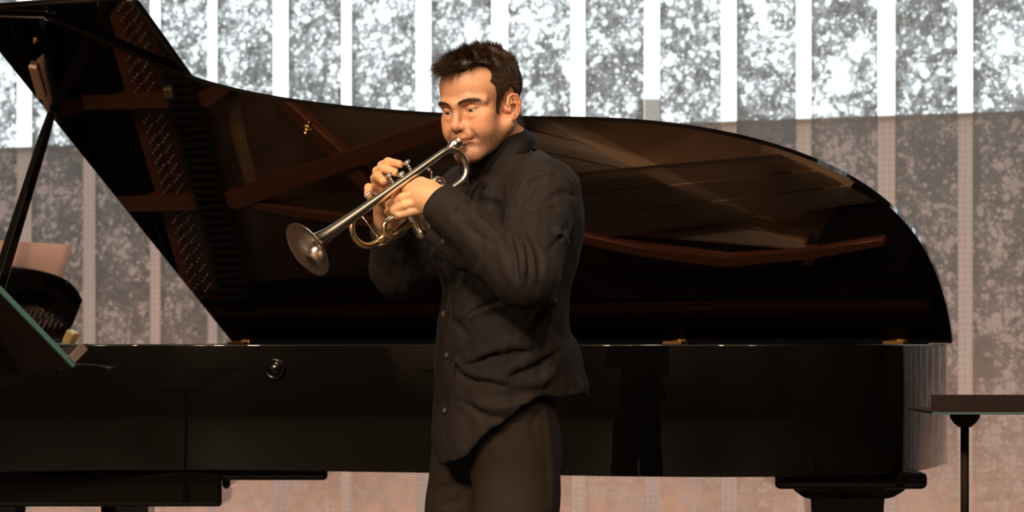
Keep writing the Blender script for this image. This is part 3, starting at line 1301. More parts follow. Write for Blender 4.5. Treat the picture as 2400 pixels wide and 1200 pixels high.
# mouthpiece
tpart('mouthpiece', lathe_geo(T(0, 0, 0), TD, [(0.016, 0.002), (0.010, 0.006), (0.003, 0.0085), (0.0, 0.0095), (-0.001, 0.0115), (0.0, 0.0128), (0.002, 0.0132), (0.0045, 0.0118), (0.008, 0.0126), (0.013, 0.0128), (0.019, 0.0110), (0.024, 0.0075), (0.028, 0.0052), (0.032, 0.0064), (0.036, 0.0054), (0.075, 0.0048)], 28))
LE = 0.270                                          # where the lead pipe meets the tuning slide
tpart('lead_pipe', join_geo([tube_geo([T(a, 0, 0) for a in np.linspace(0.058, LE, 8)], 0.0060, 16), tube_geo([T(0.055, 0, 0), T(0.085, 0, 0)], 0.0072, 16), tube_geo([T(LE - 0.05, 0, 0), T(LE, 0, 0)], 0.0068, 16)]))
LB = 0.066
tpart('tuning_slide', join_geo([tube_geo([T(LE - 0.002, 0, 0)] + arc(LE + 0.008, LB / 2, 0.0, LB / 2, -math.pi / 2, math.pi / 2) + [T(LE - 0.075, LB, 0.004)], 0.0062, 16), tube_geo([T(LE - 0.035, LB, 0.002), T(LE + 0.002, LB, 0)], 0.0074, 16)]), M_GOLDWASH)
tpart('slide_brace', tube_geo([T(LE + 0.004, 0.004, 0), T(LE - 0.004, LB - 0.004, 0)], 0.0018, 8))
# bell with its bow
path = [T(0.135, 0.062, BC - 0.012), T(0.11, 0.060, BC), T(0.085, 0.060, BC)]
r_b = (0.060 - BB) / 2
path += arc(0.064, (0.060 + BB) / 2, BC, r_b, math.pi / 2, 3 * math.pi / 2, 18)
rads = [0.0060] * 3 + list(np.linspace(0.0058, 0.0068, 18))
fl_a = np.concatenate([np.linspace(0.085, 0.30, 10), 0.31 + (TLEN - 0.31) * (1 - (1 - np.linspace(0, 1, 40)) ** 1.8)])
RB_ = 0.0565
for a in fl_a:
    f = (a - 0.075) / (TLEN - 0.075)
    r = 0.0062 + 0.0026 * max(0.0, f) ** 1.2 + (RB_ - 0.0088) * (0.032 / (1.032 - max(0.0, f))) ** 1.3 if f < 1 else RB_
    path.append(T(a, BB, BC))
    rads.append(min(r, RB_))
geo_out = tube_geo(path, rads, 40, False)
# inner wall of the bell, 0.8 mm inside, and the rolled rim
inn_a = TLEN - (TLEN - 0.24) * np.linspace(0, 1, 40) ** 1.8
prof = []
for a in inn_a:
    f = (a - 0.075) / (TLEN - 0.075)
    r = 0.0062 + 0.0026 * f ** 1.2 + (RB_ - 0.0088) * (0.032 / (1.032 - min(f, 1.0))) ** 1.3
    prof.append((a, max(0.001, min(r, RB_) - 0.0012)))
rim = [(TLEN, RB_), (TLEN + 0.0012, RB_ + 0.0006), (TLEN + 0.0014, RB_ - 0.0004)]
geo_in = lathe_geo(T(0, BB, BC), TD, rim + prof + [(0.238, 0.0)], 48)
tpart('bell', join_geo([geo_out, geo_in]))
# three piston valves
VA = (0.138, 0.1625, 0.187)
VC = BC / 2
for i, a in enumerate(VA):
    up = 0.018 if i != 1 else 0.006
    v = tpart('valve_casing', lathe_geo(T(a, -0.008, VC), TW, [(0.0, 0.0), (0.0, 0.0100), (0.002, 0.0118), (0.010, 0.0118), (0.011, 0.0108), (0.102, 0.0108), (0.103, 0.0119), (0.112, 0.0119), (0.115, 0.008), (0.119, 0.004), (0.120, 0.0)], 24))
    tpart('valve_stem', tube_geo([T(a, -0.008, VC), T(a, -0.010 - up, VC)], 0.0028, 10), parent=v)
    tpart('finger_button', lathe_geo(T(a, -0.010 - up, VC), -TW, [(0, 0.0), (0, 0.0078), (0.0025, 0.0085), (0.005, 0.0075), (0.0058, 0.0)], 20), M_SILVER, v)
# third valve slide, first valve slide, braces, rings, hook
tpart('third_valve_slide', tube_geo([T(VA[2] + 0.008, 0.040, VC)] + [T(0.240, 0.040, VC)] + arc(0.240, 0.056, VC, 0.016, -math.pi / 2, math.pi / 2, 10) + [T(VA[2] + 0.008, 0.072, VC)], 0.0055, 12), M_GOLDWASH)
tpart('first_valve_slide', tube_geo([T(VA[0] - 0.008, 0.030, VC), T(0.100, 0.030, VC)] + arc(0.100, 0.042, VC, 0.012, -math.pi / 2, -3 * math.pi / 2, 10) + [T(VA[0] - 0.008, 0.054, VC)], 0.0055, 12))
tpart('thumb_saddle', tube_geo([T(0.110, 0.024, VC + 0.004), T(0.106, 0.010, VC + 0.012), T(0.112, 0.002, VC + 0.020), T(0.118, 0.002, VC + 0.024)], 0.0022, 8))
tpart('finger_ring', tube_geo([T(0.240 + 0.012 * math.cos(x), 0.036, VC + 0.016 + 0.012 * math.sin(x)) for x in np.linspace(0, 2 * math.pi, 21)], 0.0018, 8, False))
tpart('pinky_hook', tube_geo([T(0.222, -0.004, 0.0), T(0.223, -0.014, 0.0), T(0.230, -0.021, 0.0), T(0.240, -0.020, 0.0), T(0.244, -0.012, 0.0)], 0.0024, 10))
tpart('bell_brace', tube_geo([T(0.115, -0.002, 0.0), T(0.115, BB, BC)], 0.002, 8))
tpart('bell_brace', tube_geo([T(0.240, 0.0, 0.0), T(0.240, BB, BC)], 0.002, 8))
tpart('water_key', join_geo([tube_geo([T(LE + 0.01, LB + 0.004, 0.0), T(LE - 0.01, LB + 0.013, 0.0), T(LE - 0.04, LB + 0.011, 0.0)], 0.0019, 8), tube_geo([T(LE + 0.038, LB / 2 + 0.018, 0), T(LE + 0.020, LB + 0.006, 0)], 0.0024, 8)]))

# ------------------------------------------------------------------ person: head
SKIN = np.array(lin((214, 163, 130)))
H_ = Field()
H_.ell((0, -0.014, 0.040), (0.0755, 0.098, 0.073))
H_.ell((0, 0.036, 0.040), (0.061, 0.055, 0.060), 0.02)
H_.ell((0, 0.038, -0.022), (0.054, 0.049, 0.060), 0.02)
H_.ell((0, 0.034, -0.066), (0.051, 0.050, 0.043), 0.02)
for s_ in (-1, 1):
    H_.cone((s_ * 0.055, -0.004, -0.048), (s_ * 0.021, 0.073, -0.096), 0.018, 0.016, 0.02)
    H_.ell((s_ * 0.041, 0.056, -0.018), (0.022, 0.022, 0.018), 0.02)
    H_.ell((s_ * 0.036, 0.058, -0.046), (0.026, 0.030, 0.030), 0.02)
    H_.chain([(0, 0.090, 0.014), (s_ * 0.032, 0.084, 0.021), (s_ * 0.054, 0.062, 0.014)], [0.008, 0.0085, 0.007], 0.012)
H_.ell((0, 0.079, -0.053), (0.029, 0.022, 0.022), 0.016)
H_.ell((0, 0.078, -0.096), (0.022, 0.019, 0.018), 0.016)
for s_ in (-1, 1):
    H_.ell((s_ * 0.030, 0.097, 0.001), (0.018, 0.0165, 0.0105), 0.012, sub=True)
H_.cone((0, 0.086, 0.008), (0, 0.102, -0.026), 0.0070, 0.0088, 0.010)
H_.ell((0, 0.1035, -0.0315), (0.0106, 0.0108, 0.0098), 0.007)
for s_ in (-1, 1):
    H_.ell((s_ * 0.0118, 0.0945, -0.0350), (0.0066, 0.0098, 0.0070), 0.006)
for s_ in (-1, 1):
    H_.ell((s_ * 0.0062, 0.1000, -0.0425), (0.0038, 0.0058, 0.0036), 0.002, sub=True)
    # lids around an eye that looks down
    ec = np.array([s_ * 0.0305, 0.0715, 0.0000])
    H_.fn(lambda P, ec=ec: np.maximum(d_ell(P, ec, (0.0150, 0.0142, 0.0142)), -((P[:, 2] - ec[2] + 0.0005) + 0.25 * (P[:, 1] - ec[1] - 0.0135))), 0.0035)
    H_.fn(lambda P, ec=ec: np.maximum(d_ell(P, ec, (0.0148, 0.0138, 0.0138)), (P[:, 2] - ec[2] + 0.0054)), 0.0035)
    H_.chain([ec + (-s_ * 0.012, 0.008, -0.0125), ec + (0, 0.0118, -0.0145), ec + (s_ * 0.012, 0.006, -0.012)], [0.0022, 0.0030, 0.0022], 0.008)
# lips pressed together
LZ = 0.0060
H_.chain([(-0.024, 0.086, -0.0690 + LZ), (-0.010, 0.0975, -0.0635 + LZ), (0, 0.0980, -0.0645 + LZ), (0.010, 0.0975, -0.0635 + LZ), (0.024, 0.086, -0.0690 + LZ)], [0.0025, 0.0050, 0.0050, 0.0050, 0.0025], 0.004)
H_.chain([(-0.022, 0.086, -0.0720 + LZ), (0, 0.0975, -0.0745 + LZ), (0.022, 0.086, -0.0720 + LZ)], [0.0025, 0.0062, 0.0025], 0.004)
H_.chain([(-0.028, 0.086, -0.0700 + LZ), (-0.012, 0.102, -0.0690 + LZ), (0, 0.1045, -0.0695 + LZ), (0.012, 0.102, -0.0690 + LZ), (0.028, 0.086, -0.0700 + LZ)], [0.0022, 0.002, 0.002, 0.002, 0.0022], 0.002, sub=True)
for s_ in (-1, 1):
    H_.chain([(s_ * 0.021, 0.098, -0.032), (s_ * 0.031, 0.090, -0.048), (s_ * 0.034, 0.085, -0.062)], [0.0018, 0.0024, 0.0018], 0.008, sub=True)
    H_.ell((s_ * 0.033, 0.088, -0.063), (0.004, 0.006, 0.006), 0.008, sub=True)
# ears
ES = 0.84
for s_ in (-1, 1):
    def E(y, z, x=0.0):
        return (s_ * (0.0715 + 0.30 * (0.004 - y) * ES + x * ES), y * ES - 0.003, z * ES - 0.014)
    H_.chain([E(0.000, -0.002, -0.010), E(-0.014, 0.004, -0.005)], [0.010, 0.013], 0.006)
    H_.chain([E(-0.012, 0.014, -0.004), E(-0.010, -0.016, -0.004)], [0.011, 0.009], 0.004)
    H_.chain([E(-0.003, -0.004, 0.004), E(-0.012, -0.006, 0.006)], [0.0088, 0.0098], 0.003, sub=True)
    H_.chain([E(-0.010, 0.014, 0.008), E(-0.018, 0.012, 0.008)], [0.006, 0.005], 0.004, sub=True)
    H_.chain([E(0.004, -0.002, 0.004), E(0.009, 0.010, 0.003), E(0.003, 0.025, 0.003), E(-0.009, 0.031, 0.003), E(-0.022, 0.026, 0.004), E(-0.029, 0.010, 0.004), E(-0.025, -0.009, 0.004), E(-0.016, -0.023, 0.003), E(-0.006, -0.031, 0.001)], [0.003, 0.0036, 0.0036, 0.0036, 0.0038, 0.0038, 0.0036, 0.004, 0.005], 0.002)
    H_.chain([E(-0.016, 0.018, 0.003), E(-0.020, 0.002, 0.0035), E(-0.014, -0.013, 0.003)], [0.003, 0.0032, 0.003], 0.003)
    H_.ell(E(-0.003, -0.027, 0.001), (0.0045, 0.0075, 0.0085), 0.004)
    H_.ell(E(0.006, -0.008, 0.003), (0.004, 0.003, 0.005), 0.003)
# neck
nb = head_l([W(1196, 405, 5.17)])[0]
H_.cone((0, -0.034, -0.035), nb, 0.055, 0.060, 0.022)
H_.cone((0.03, -0.03, -0.05), nb + np.array([-0.012, 0.035, 0.0]), 0.016, 0.014, 0.02)
lo = np.minimum((-0.11, -0.135, -0.125), nb - 0.07)
hi = np.maximum((0.11, 0.135, 0.135), nb + 0.07)
HV, HF = surface(H_, lo, hi, 0.0019)
HV = relax(HV, HF, 1, 0.4)


def sm(x, a, b):
    t = np.clip((x - a) / (b - a), 0, 1)
    return t * t * (3 - 2 * t)


def head_colour(P):
    x, y, z = np.abs(P[:, 0]), P[:, 1], P[:, 2]
    c = np.tile(SKIN, (len(P), 1))
    n = vnoise(P, 60, 3)
    c *= (1 + 0.05 * n)[:, None]

    def blend(mask, colour):
        c[:] = c * (1 - mask[:, None]) + np.array(colour) * mask[:, None]
    # ruddy cheeks, nose and ears
    ch = np.exp(-(((x - 0.045) / 0.022) ** 2 + ((z + 0.035) / 0.022) ** 2)) * sm(y, 0.0, 0.04)
    blend(0.35 * ch, lin((205, 120, 92)))
    blend(0.35 * np.exp(-((x / 0.018) ** 2 + ((z + 0.028) / 0.014) ** 2)) * sm(y, 0.08, 0.1), lin((205, 118, 92)))
    blend(0.45 * sm(x, 0.074, 0.080) * sm(-y, -0.02, 0.0) * sm(z, -0.06, -0.03), lin((208, 120, 95)))
    # shaved beard shadow
    jaw = sm(-z, 0.038, 0.066) * sm(y, -0.005, 0.025) * (1 - sm(-z, 0.112, 0.14))
    lip = np.exp(-(((z + 0.048) / 0.008) ** 2)) * sm(y, 0.07, 0.085) * (1 - sm(x, 0.028, 0.040))
    st = np.clip(np.maximum(jaw, lip * 0.9), 0, 1) * (0.55 + 0.9 * np.random.RandomState(4).rand(len(P)))
    blend(np.clip(0.50 * st, 0, 1), lin((96, 72, 60)))
    # lips
    lp = sm(y, 0.084, 0.090) * np.exp(-(((z + 0.0615) / 0.0075) ** 2)) * (1 - sm(x, 0.021, 0.027))
    blend(0.65 * lp, lin((176, 98, 84)))
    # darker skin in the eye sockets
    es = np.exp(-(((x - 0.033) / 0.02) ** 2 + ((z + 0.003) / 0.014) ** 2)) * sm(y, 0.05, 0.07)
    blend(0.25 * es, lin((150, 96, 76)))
    # scalp under the hair
    blend(0.9 * hair_mask(P), lin((48, 34, 26)))
    return np.clip(c, 0.01, 1)


HAIR_POLY = [(0.083, 0.086), (0.068, 0.078), (0.056, 0.066), (0.046, 0.052), (0.034, 0.040), (0.029, 0.016), (0.024, -0.020), (0.0175, -0.018), (0.0165, 0.008), (0.004, 0.022), (-0.016, 0.030), (-0.034, 0.016), (-0.038, -0.020), (-0.044, -0.055), (-0.085, -0.070), (-0.16, -0.02), (-0.14, 0.14), (0.0, 0.19), (0.14, 0.16)]


def hair_mask(P):
    y, z = P[:, 1], P[:, 2]
    ins_ = np.zeros(len(P), bool)
    n = len(HAIR_POLY)
    for i in range(n):
        y1, z1 = HAIR_POLY[i]
        y2, z2 = HAIR_POLY[i - 1]
        c = ((z1 > z) != (z2 > z)) & (y < (y2 - y1) * (z - z1) / (z2 - z1 + 1e-12) + y1)
        ins_ ^= c
    # ears and neck front stay bare
    ins_ &= ~((np.abs(P[:, 0]) > 0.0745) & (y > -0.045) & (y < 0.014) & (z < 0.016))
    # receding temples
    q = ((np.abs(P[:, 0]) - 0.046) / 0.028) ** 2 + ((y - 0.060) / 0.036) ** 2 + ((z - 0.064) / 0.024) ** 2
    ins_ &= q > 1.0
    return ins_.astype(float)


HC = head_colour(HV)
M_SKIN = new_mat('skin', SKIN, 0.48, sss=0.12, noise=0.06, nscale=120, bump=0.12, bscale=700, vcol='Col')
M_HAIR = new_mat('dark_brown_hair', (0.050, 0.029, 0.017), 0.42, noise=0.35, nscale=90)
M_EYE = new_mat('eye_white', (0.62, 0.55, 0.50), 0.15)
M_IRIS = new_mat('brown_iris', (0.035, 0.018, 0.010), 0.1)

# ------------------------------------------------------------------ person: hands
def spline_finger(F_, pts, rad, k=0.004):
    F_.chain([np.array(p) for p in pts], rad, k, kin=0.003)


DV = T(VA[1], 0.04, VC)[1]                          # depth of the middle valve
# left hand: back of the hand towards us, fingers round the casings
LH = Field()
wl = W(1030, 474, DV - 0.055)
LH.cone(wl, W(1075, 505, DV - 0.05), 0.026, 0.029)
LH.cone(wl, W(1000, 462, DV - 0.052), 0.024, 0.020, 0.02)
mcp = [W(977, 436, DV - 0.030), W(978, 452, DV - 0.045), W(985, 471, DV - 0.048), W(996, 488, DV - 0.043)]
for m_, r in zip(mcp, (0.0125, 0.013, 0.0125, 0.0115)):
    LH.cone(wl, m_, 0.019, r, 0.016)
spline_finger(LH, [mcp[0], W(942, 447, DV - 0.022), W(918, 456, DV - 0.002), W(906, 462, DV + 0.014)], [0.0112, 0.0096, 0.0086, 0.0076], 0.006)
spline_finger(LH, [mcp[1], W(944, 464, DV - 0.042), W(919, 476, DV - 0.026), W(908, 482, DV - 0.006)], [0.0115, 0.0098, 0.0088, 0.0078], 0.004)
spline_finger(LH, [mcp[2], W(950, 481, DV - 0.047), W(923, 492, DV - 0.036), W(909, 497, DV - 0.018)], [0.0112, 0.0094, 0.0086, 0.0076], 0.003)
spline_finger(LH, [mcp[3], W(962, 497, DV - 0.046), W(934, 505, DV - 0.040), W(916, 509, DV - 0.026)], [0.0104, 0.0086, 0.0077, 0.0068], 0.003)
# thumb over the first valve
spline_finger(LH, [W(1028, 462, DV - 0.050), W(1010, 438, DV - 0.040), W(988, 428, DV - 0.018), W(975, 430, DV + 0.004)], [0.018, 0.0135, 0.0110, 0.0090], 0.012)
# tendons and creases
for m_ in mcp[1:]:
    LH.cone(np.array(wl) * 0.35 + np.array(m_) * 0.65 + np.array([0, -0.008, 0]), np.array(m_) + np.array([0, -0.004, 0]), 0.004, 0.005, 0.010)
def press(F_):
    """flesh gives way where it presses against the metal"""
    for i, a in enumerate(VA):
        up = 0.018 if i != 1 else 0.006
        F_.chain([T(a, 0.004, VC), T(a, 0.098, VC)], [0.0126, 0.0126], 0.001, sub=True)
        F_.chain([T(a, -0.009 - up, VC), T(a, -0.0135 - up, VC)], [0.0092, 0.0092], 0.001, sub=True)
        F_.chain([T(a, -0.008, VC), T(a, -0.010 - up, VC)], [0.0042, 0.0042], 0.001, sub=True)
    F_.chain([T(0.058, 0, 0), T(LE, 0, 0)], [0.0082, 0.0082], 0.001, sub=True)
    F_.chain([T(VA[2] + 0.008, 0.040, VC), T(0.240, 0.040, VC)] + arc(0.240, 0.056, VC, 0.016, -math.pi / 2, math.pi / 2, 10) + [T(VA[2] + 0.008, 0.072, VC)], [0.0068] * 13, 0.001, sub=True)
    F_.chain([T(0.222, -0.004, 0.0), T(0.223, -0.014, 0.0), T(0.230, -0.021, 0.0), T(0.240, -0.020, 0.0), T(0.244, -0.012, 0.0)], [0.0036] * 5, 0.001, sub=True)
    F_.chain([T(0.240 + 0.012 * math.cos(x), 0.036, VC + 0.016 + 0.012 * math.sin(x)) for x in np.linspace(0, 2 * math.pi, 17)], [0.0030] * 17, 0.0008, sub=True)


press(LH)
LV, LF = surface(LH, np.array(wl) + (-0.16, -0.07, -0.08), np.array(wl) + (0.08, 0.10, 0.09), 0.0016)
LV = relax(LV, LF, 1, 0.4)

RH = Field()
wr = W(910, 512, DV + 0.115)
RH.cone(wr, W(922, 560, DV + 0.16), 0.025, 0.028)
rm = [W(897, 420, DV + 0.070), W(888, 428, DV + 0.060), W(884, 440, DV + 0.050), W(887, 452, DV + 0.045)]
for m_, r in zip(rm, (0.0125, 0.0125, 0.012, 0.011)):
    RH.cone(wr, m_, 0.019, r, 0.016)
tip1, tip2, tip3 = [T(a, -0.010 - u_ - 0.013, VC) for a, u_ in zip(VA, (0.018, 0.006, 0.018))]
b1_, b2_, b3_ = [T(a, -0.012 - u_, VC)[1] for a, u_ in zip(VA, (0.018, 0.006, 0.018))]
spline_finger(RH, [rm[0], W(896, 389, DV + 0.045), W(910, 380, DV + 0.025), W(937, 385, b1_ + 0.003)], [0.0110, 0.0098, 0.0090, 0.0078], 0.005)
spline_finger(RH, [rm[1], W(885, 402, DV + 0.034), W(899, 395, DV + 0.012), W(929, 405, b2_)], [0.0112, 0.0100, 0.0092, 0.0078], 0.004)
spline_finger(RH, [rm[2], W(880, 418, DV + 0.022), W(886, 413, DV + 0.000), W(898, 424, b3_ - 0.004)], [0.0108, 0.0096, 0.0088, 0.0076], 0.004)
spline_finger(RH, [rm[3], W(872, 445, DV + 0.020), W(864, 440, DV - 0.004), T(0.236, -0.018, -0.004)], [0.0100, 0.0088, 0.0082, 0.0074], 0.006)
spline_finger(RH, [wr + np.array([0, -0.01, 0.01]), W(905, 482, DV + 0.070), W(915, 466, DV + 0.035), W(932, 456, DV + 0.020)], [0.018, 0.0140, 0.0110, 0.0095], 0.012)
press(RH)
RV, RF = surface(RH, np.array(wr) + (-0.08, -0.18, -0.07), np.array(wr) + (0.09, 0.08, 0.14), 0.0016)
RV = relax(RV, RF, 1, 0.4)


def hand_colour(P):
    c = np.tile(np.array(lin((217, 169, 129))), (len(P), 1))
    c *= (1 + 0.06 * vnoise(P, 90, 5))[:, None]
    return c


# ------------------------------------------------------------------ person: body frame
TY = math.radians(60)
bf = np.array([-math.sin(TY), -math.cos(TY), 0])        # chest direction
bl = np.array([math.cos(TY), -math.sin(TY), 0])         # his left
BR = rot_cols(bl, bf, zz_)
BD = 5.16


def at(px, z, d=BD):
    p = W(px, HOR, d)
    return np.array([p[0], p[1], z])


shL, elL, wrL = W(1276, 458, 5.00), W(1232, 648, 4.80), W(1040, 484, DV - 0.05)
shR, elR, wrR = W(1100, 462, 5.33), W(938, 628, 5.17), W(917, 540, DV + 0.145)
ctr = {z: px for z, px in ()}
# bare body under the clothes (one coarse surface with head and hands)
BODY = Field()
BODY.ell(at(1200, 1.25), (0.150, 0.095, 0.16), 0, BR)
BODY.ell(at(1178, 1.02), (0.130, 0.095, 0.18), 0.05, BR)
BODY.ell(at(1172, 0.88), (0.110, 0.080, 0.10), 0.05, BR)
BODY.chain([shR, shL], [0.045, 0.045], 0.04)
BODY.cone(W(1196, 405, 5.17), at(1198, 1.27), 0.055, 0.07, 0.03)
BODY.chain([shL, elL, wrL], [0.046, 0.040, 0.026], 0.03, kin=0.02)
BODY.chain([shR, elR, wrR], [0.046, 0.040, 0.026], 0.03, kin=0.02)
hipL, hipR = at(1200, 0.80, 5.10), at(1118, 0.80, 5.26)
knL, knR = at(1208, 0.45, 5.05), at(1062, 0.45, 5.24)
anL, anR = at(1225, 0.09, 5.10), at(1045, 0.09, 5.28)
BODY.chain([hipL + np.array([0, 0.05, 0]), knL, anL], [0.052, 0.045, 0.034], 0.03, kin=0.02)
BODY.chain([hipR, knR, anR], [0.052, 0.045, 0.034], 0.03, kin=0.02)
BV, BF = surface(BODY, (-0.42, 4.65, 0.05), (0.34, 5.5, 1.45), 0.010)
allV = np.concatenate([HS * (HV @ HR.T) + HO, LV, RV, BV])
allF = np.concatenate([HF, LF + len(HV), RF + len(HV) + len(LV), BF + len(HV) + len(LV) + len(RV)])
allC = np.concatenate([HC, hand_colour(LV), hand_colour(RV), hand_colour(BV)])
person = link('person', fast_mesh('person', allV, allF, allC), M_SKIN)
tag(person, 'man in a black shirt playing a silver trumpet before the piano', 'person')

# eyes
for s_ in (-1, 1):
    ec = np.array([s_ * 0.0305, 0.0715, 0.0000])
    g = np.array([0, math.cos(math.radians(28)), -math.sin(math.radians(28))])
    V, F = lathe_geo(ec - g * 0.0128, g, [(0.0128 - 0.0128 * math.cos(a), 0.0128 * math.sin(a)) for a in np.linspace(0, math.pi - 0.45, 18)], 24)
    eye = link('eye', mesh_np('eye', [head_w(v) for v in V], F), M_EYE, person)
    V, F = lathe_geo(ec, g, [(0.0128 * math.cos(a), 0.0128 * math.sin(a)) for a in np.linspace(0.47, 0.2, 4)] + [(0.0130, 0.0)], 24)
    link('iris', mesh_np('iris', [head_w(v) for v in V], F), M_IRIS, eye)
    # lashes along the edge of the upper lid
    lp_ = []
    for x_ in np.linspace(-0.0125, 0.0125, 13):
        q = np.array([ec[0] + x_, 0.11, ec[2] - 0.0006 - 0.0014 * (x_ / 0.0125) ** 2 + (0.0135 - math.sqrt(max(0, 0.0142 ** 2 - x_ ** 2))) * 0.2])
        for _ in range(60):
            q[1] -= min(0.004, max(0.0, float(H_(q[None])[0]))) * 0.7
        lp_.append(head_w(q + np.array([0, 0.0004, 0])))
    link('eyelashes', mesh_np('eyelashes', *tube_geo(lp_, [0.0004] + [0.00085] * 11 + [0.0004], 6)), M_HAIR, eye)


# hair: many short tapered strands rooted on the scalp
def strands(roots, dirs, lens, rad, bend, seg=3):
    n = len(roots)
    ref = np.where(np.abs(dirs[:, 2:3]) < 0.9, np.array([[0, 0, 1.0]]), np.array([[1.0, 0, 0]]))
    x = np.cross(dirs, ref)
    x /= np.linalg.norm(x, axis=1, keepdims=True)
    y = np.cross(dirs, x)
    V, F = [], []
    for k in range(seg + 1):
        t = k / seg
        c = roots + dirs * (lens * t)[:, None] + bend * (lens * t * t)[:, None]
        r = (rad * (1 - 0.85 * t))[:, None]
        for a in (0, 2.094, 4.189):
            V.append(c + r * (math.cos(a) * x + math.sin(a) * y))
    V = np.stack(V, 1)                                  # n, (seg+1)*3, 3
    per = V.shape[1]
    base = (np.arange(n) * per)[:, None]
    for k in range(seg):
        for a in range(3):
            b = (a + 1) % 3
            F.append(base + np.array([[k * 3 + a, k * 3 + b, (k + 1) * 3 + b, (k + 1) * 3 + a]]))
    return V.reshape(-1, 3), np.concatenate(F)


rs = np.random.RandomState(7)


def vert_normals(V, F):
    n = np.zeros_like(V)
    fn = np.cross(V[F[:, 2]] - V[F[:, 0]], V[F[:, 3]] - V[F[:, 1]])
    for i in range(4):
        np.add.at(n, F[:, i], fn)
    return n / (np.linalg.norm(n, axis=1, keepdims=True) + 1e-12)


HN = vert_normals(HV, HF)
mk = np.argwhere(hair_mask(HV) > 0.5)[:, 0]
mk = mk[np.linalg.norm(HV[mk] - np.array([0, -0.01, 0.03]), axis=1) > 0.06]
pick = rs.choice(mk, 26000)
root = HV[pick] + rs.normal(size=(len(pick), 3)) * 0.0012
nrm = HN[pick]
topw = sm(root[:, 2], 0.055, 0.100)                     # 1 on the crown, 0 on the clipped sides
frontw = topw * sm(root[:, 1], 0.0, 0.07)
flow = np.zeros_like(root)
flow[:, 1] = 0.75 * topw + (1 - topw) * -0.55
flow[:, 2] = -(1 - topw) * 0.75 + 0.15 * topw
flow[:, 0] = 0.12 * np.sign(root[:, 0]) * (1 - topw) + 0.25 * topw * np.sin(root[:, 1] * 60)
clump = np.stack([vnoise(root, 130, s) for s in (1, 2, 4)], 1)
dirs = nrm * (0.26 + 0.40 * topw)[:, None] + flow * 0.8 + clump * (0.10 + 0.25 * topw)[:, None] + rs.normal(size=root.shape) * 0.14
dirs /= np.linalg.norm(dirs, axis=1, keepdims=True)
lens = (0.0085 + 0.017 * topw + 0.014 * frontw) * (0.75 + 0.5 * rs.rand(len(root)))
# keep the hairline soft
edge = np.ones(len(root))
bend = np.zeros_like(root)
lock = frontw * sm(0.030 - root[:, 0], 0.0, 0.03) * sm(root[:, 1], 0.045, 0.075)     # forelock over the brow
lens = lens * (1 + 0.35 * lock)
bend[:, 2] = -0.35 * frontw - 0.55 * lock
bend[:, 1] = 0.25 * frontw
SV, SF = strands(root - nrm * 0.001, dirs, lens, np.full(len(root), 0.00060), bend)
# cap that closes the hair between the strands
CAPF = HF[(hair_mask(HV)[HF] > 0.5).all(1)]
used = np.unique(CAPF)
mp_ = np.full(len(HV), -1)
mp_[used] = np.arange(len(used))
thick = 0.0022 + 0.010 * sm(HV[used][:, 2], 0.05, 0.10)
CV = HV[used] + HN[used] * thick[:, None] * (0.85 + 0.3 * vnoise(HV[used], 160, 6))[:, None]
hairV = np.concatenate([SV, CV])
hairF = np.concatenate([SF, mp_[CAPF] + len(SV)])
link('hair', fast_mesh('hair', HS * (hairV @ HR.T) + HO, hairF), M_HAIR, person)
# eyebrows
for s_ in (-1, 1):
    t = rs.rand(300)
    bx_ = s_ * (0.011 + 0.040 * t)
    bz = 0.0150 + 0.0060 * np.sin(np.minimum(t / 0.55, 1) * 1.57) - 0.010 * np.maximum(0, t - 0.65) + rs.normal(size=len(t)) * 0.0016 * (0.55 + 1.8 * t * (1 - t))
    # drop onto the skin
    P = np.stack([bx_, np.full(len(t), 0.12), bz], 1)
    for _ in range(40):
        P[:, 1] -= np.clip(H_(P), 0, 0.02) * 0.8
    dr = np.stack([s_ * np.ones(len(t)) * 0.9, 0.08 * np.ones(len(t)) - 0.45 * t, 0.40 - 0.7 * t], 1) + rs.normal(size=P.shape) * 0.2
    dr /= np.linalg.norm(dr, axis=1, keepdims=True)
    V, F = strands(P, dr, 0.007 + 0.004 * rs.rand(len(t)), np.full(len(t), 0.00034), np.zeros_like(P) - np.array([0, 0.25, 0]), 2)
    link('eyebrow', fast_mesh('eyebrow', HS * (V @ HR.T) + HO, F), M_HAIR, person)

# ------------------------------------------------------------------ person: shirt
SH = Field()
SH.ell(at(1200, 1.235), (0.165, 0.118, 0.165), 0, BR)
SH.ell(at(1180, 1.07), (0.140, 0.122, 0.20), 0.06, BR)
SH.ell(at(1170, 0.84), (0.160, 0.129, 0.32), 0.06, BR)
SH.chain([shR, W(1206, 418, 5.18), shL], [0.056, 0.066, 0.056], 0.04, kin=0.03)
SH.ell(W(1278, 510, 5.14), (0.075, 0.09, 0.10), 0.05)
SH.chain([shL, elL], [0.068, 0.060], 0.045)
SH.chain([elL, wrL], [0.058, 0.043], 0.018)
SH.chain([elL, W(1100, 590, DV - 0.045), W(1010, 552, DV - 0.02)], [0.050, 0.036, 0.016], 0.02, kin=0.02)
SH.chain([shR, elR], [0.066, 0.060], 0.04)
SH.chain([elR, wrR], [0.056, 0.042], 0.02)
# tail of the shirt standing off at the back
SH.chain([at(1300, 0.99), at(1335, 0.935), at(1368, 0.905)], [0.055, 0.040, 0.016], 0.03)
SH.chain([at(1285, 0.96, 5.10), at(1330, 0.92, 5.10)], [0.06, 0.035], 0.03)


def march(field, px, py, d0=4.4, d1=5.6):
    d = d0
    for _ in range(90):
        p = W(px, py, d)
        v = field(p[None])[0]
        if v < 0.0005:
            return p
        d += max(0.001, v * 0.8)
        if d > d1:
            break
    return W(px, py, BD)


base_field = Field()
base_field.ops = list(SH.ops)
HEM = []


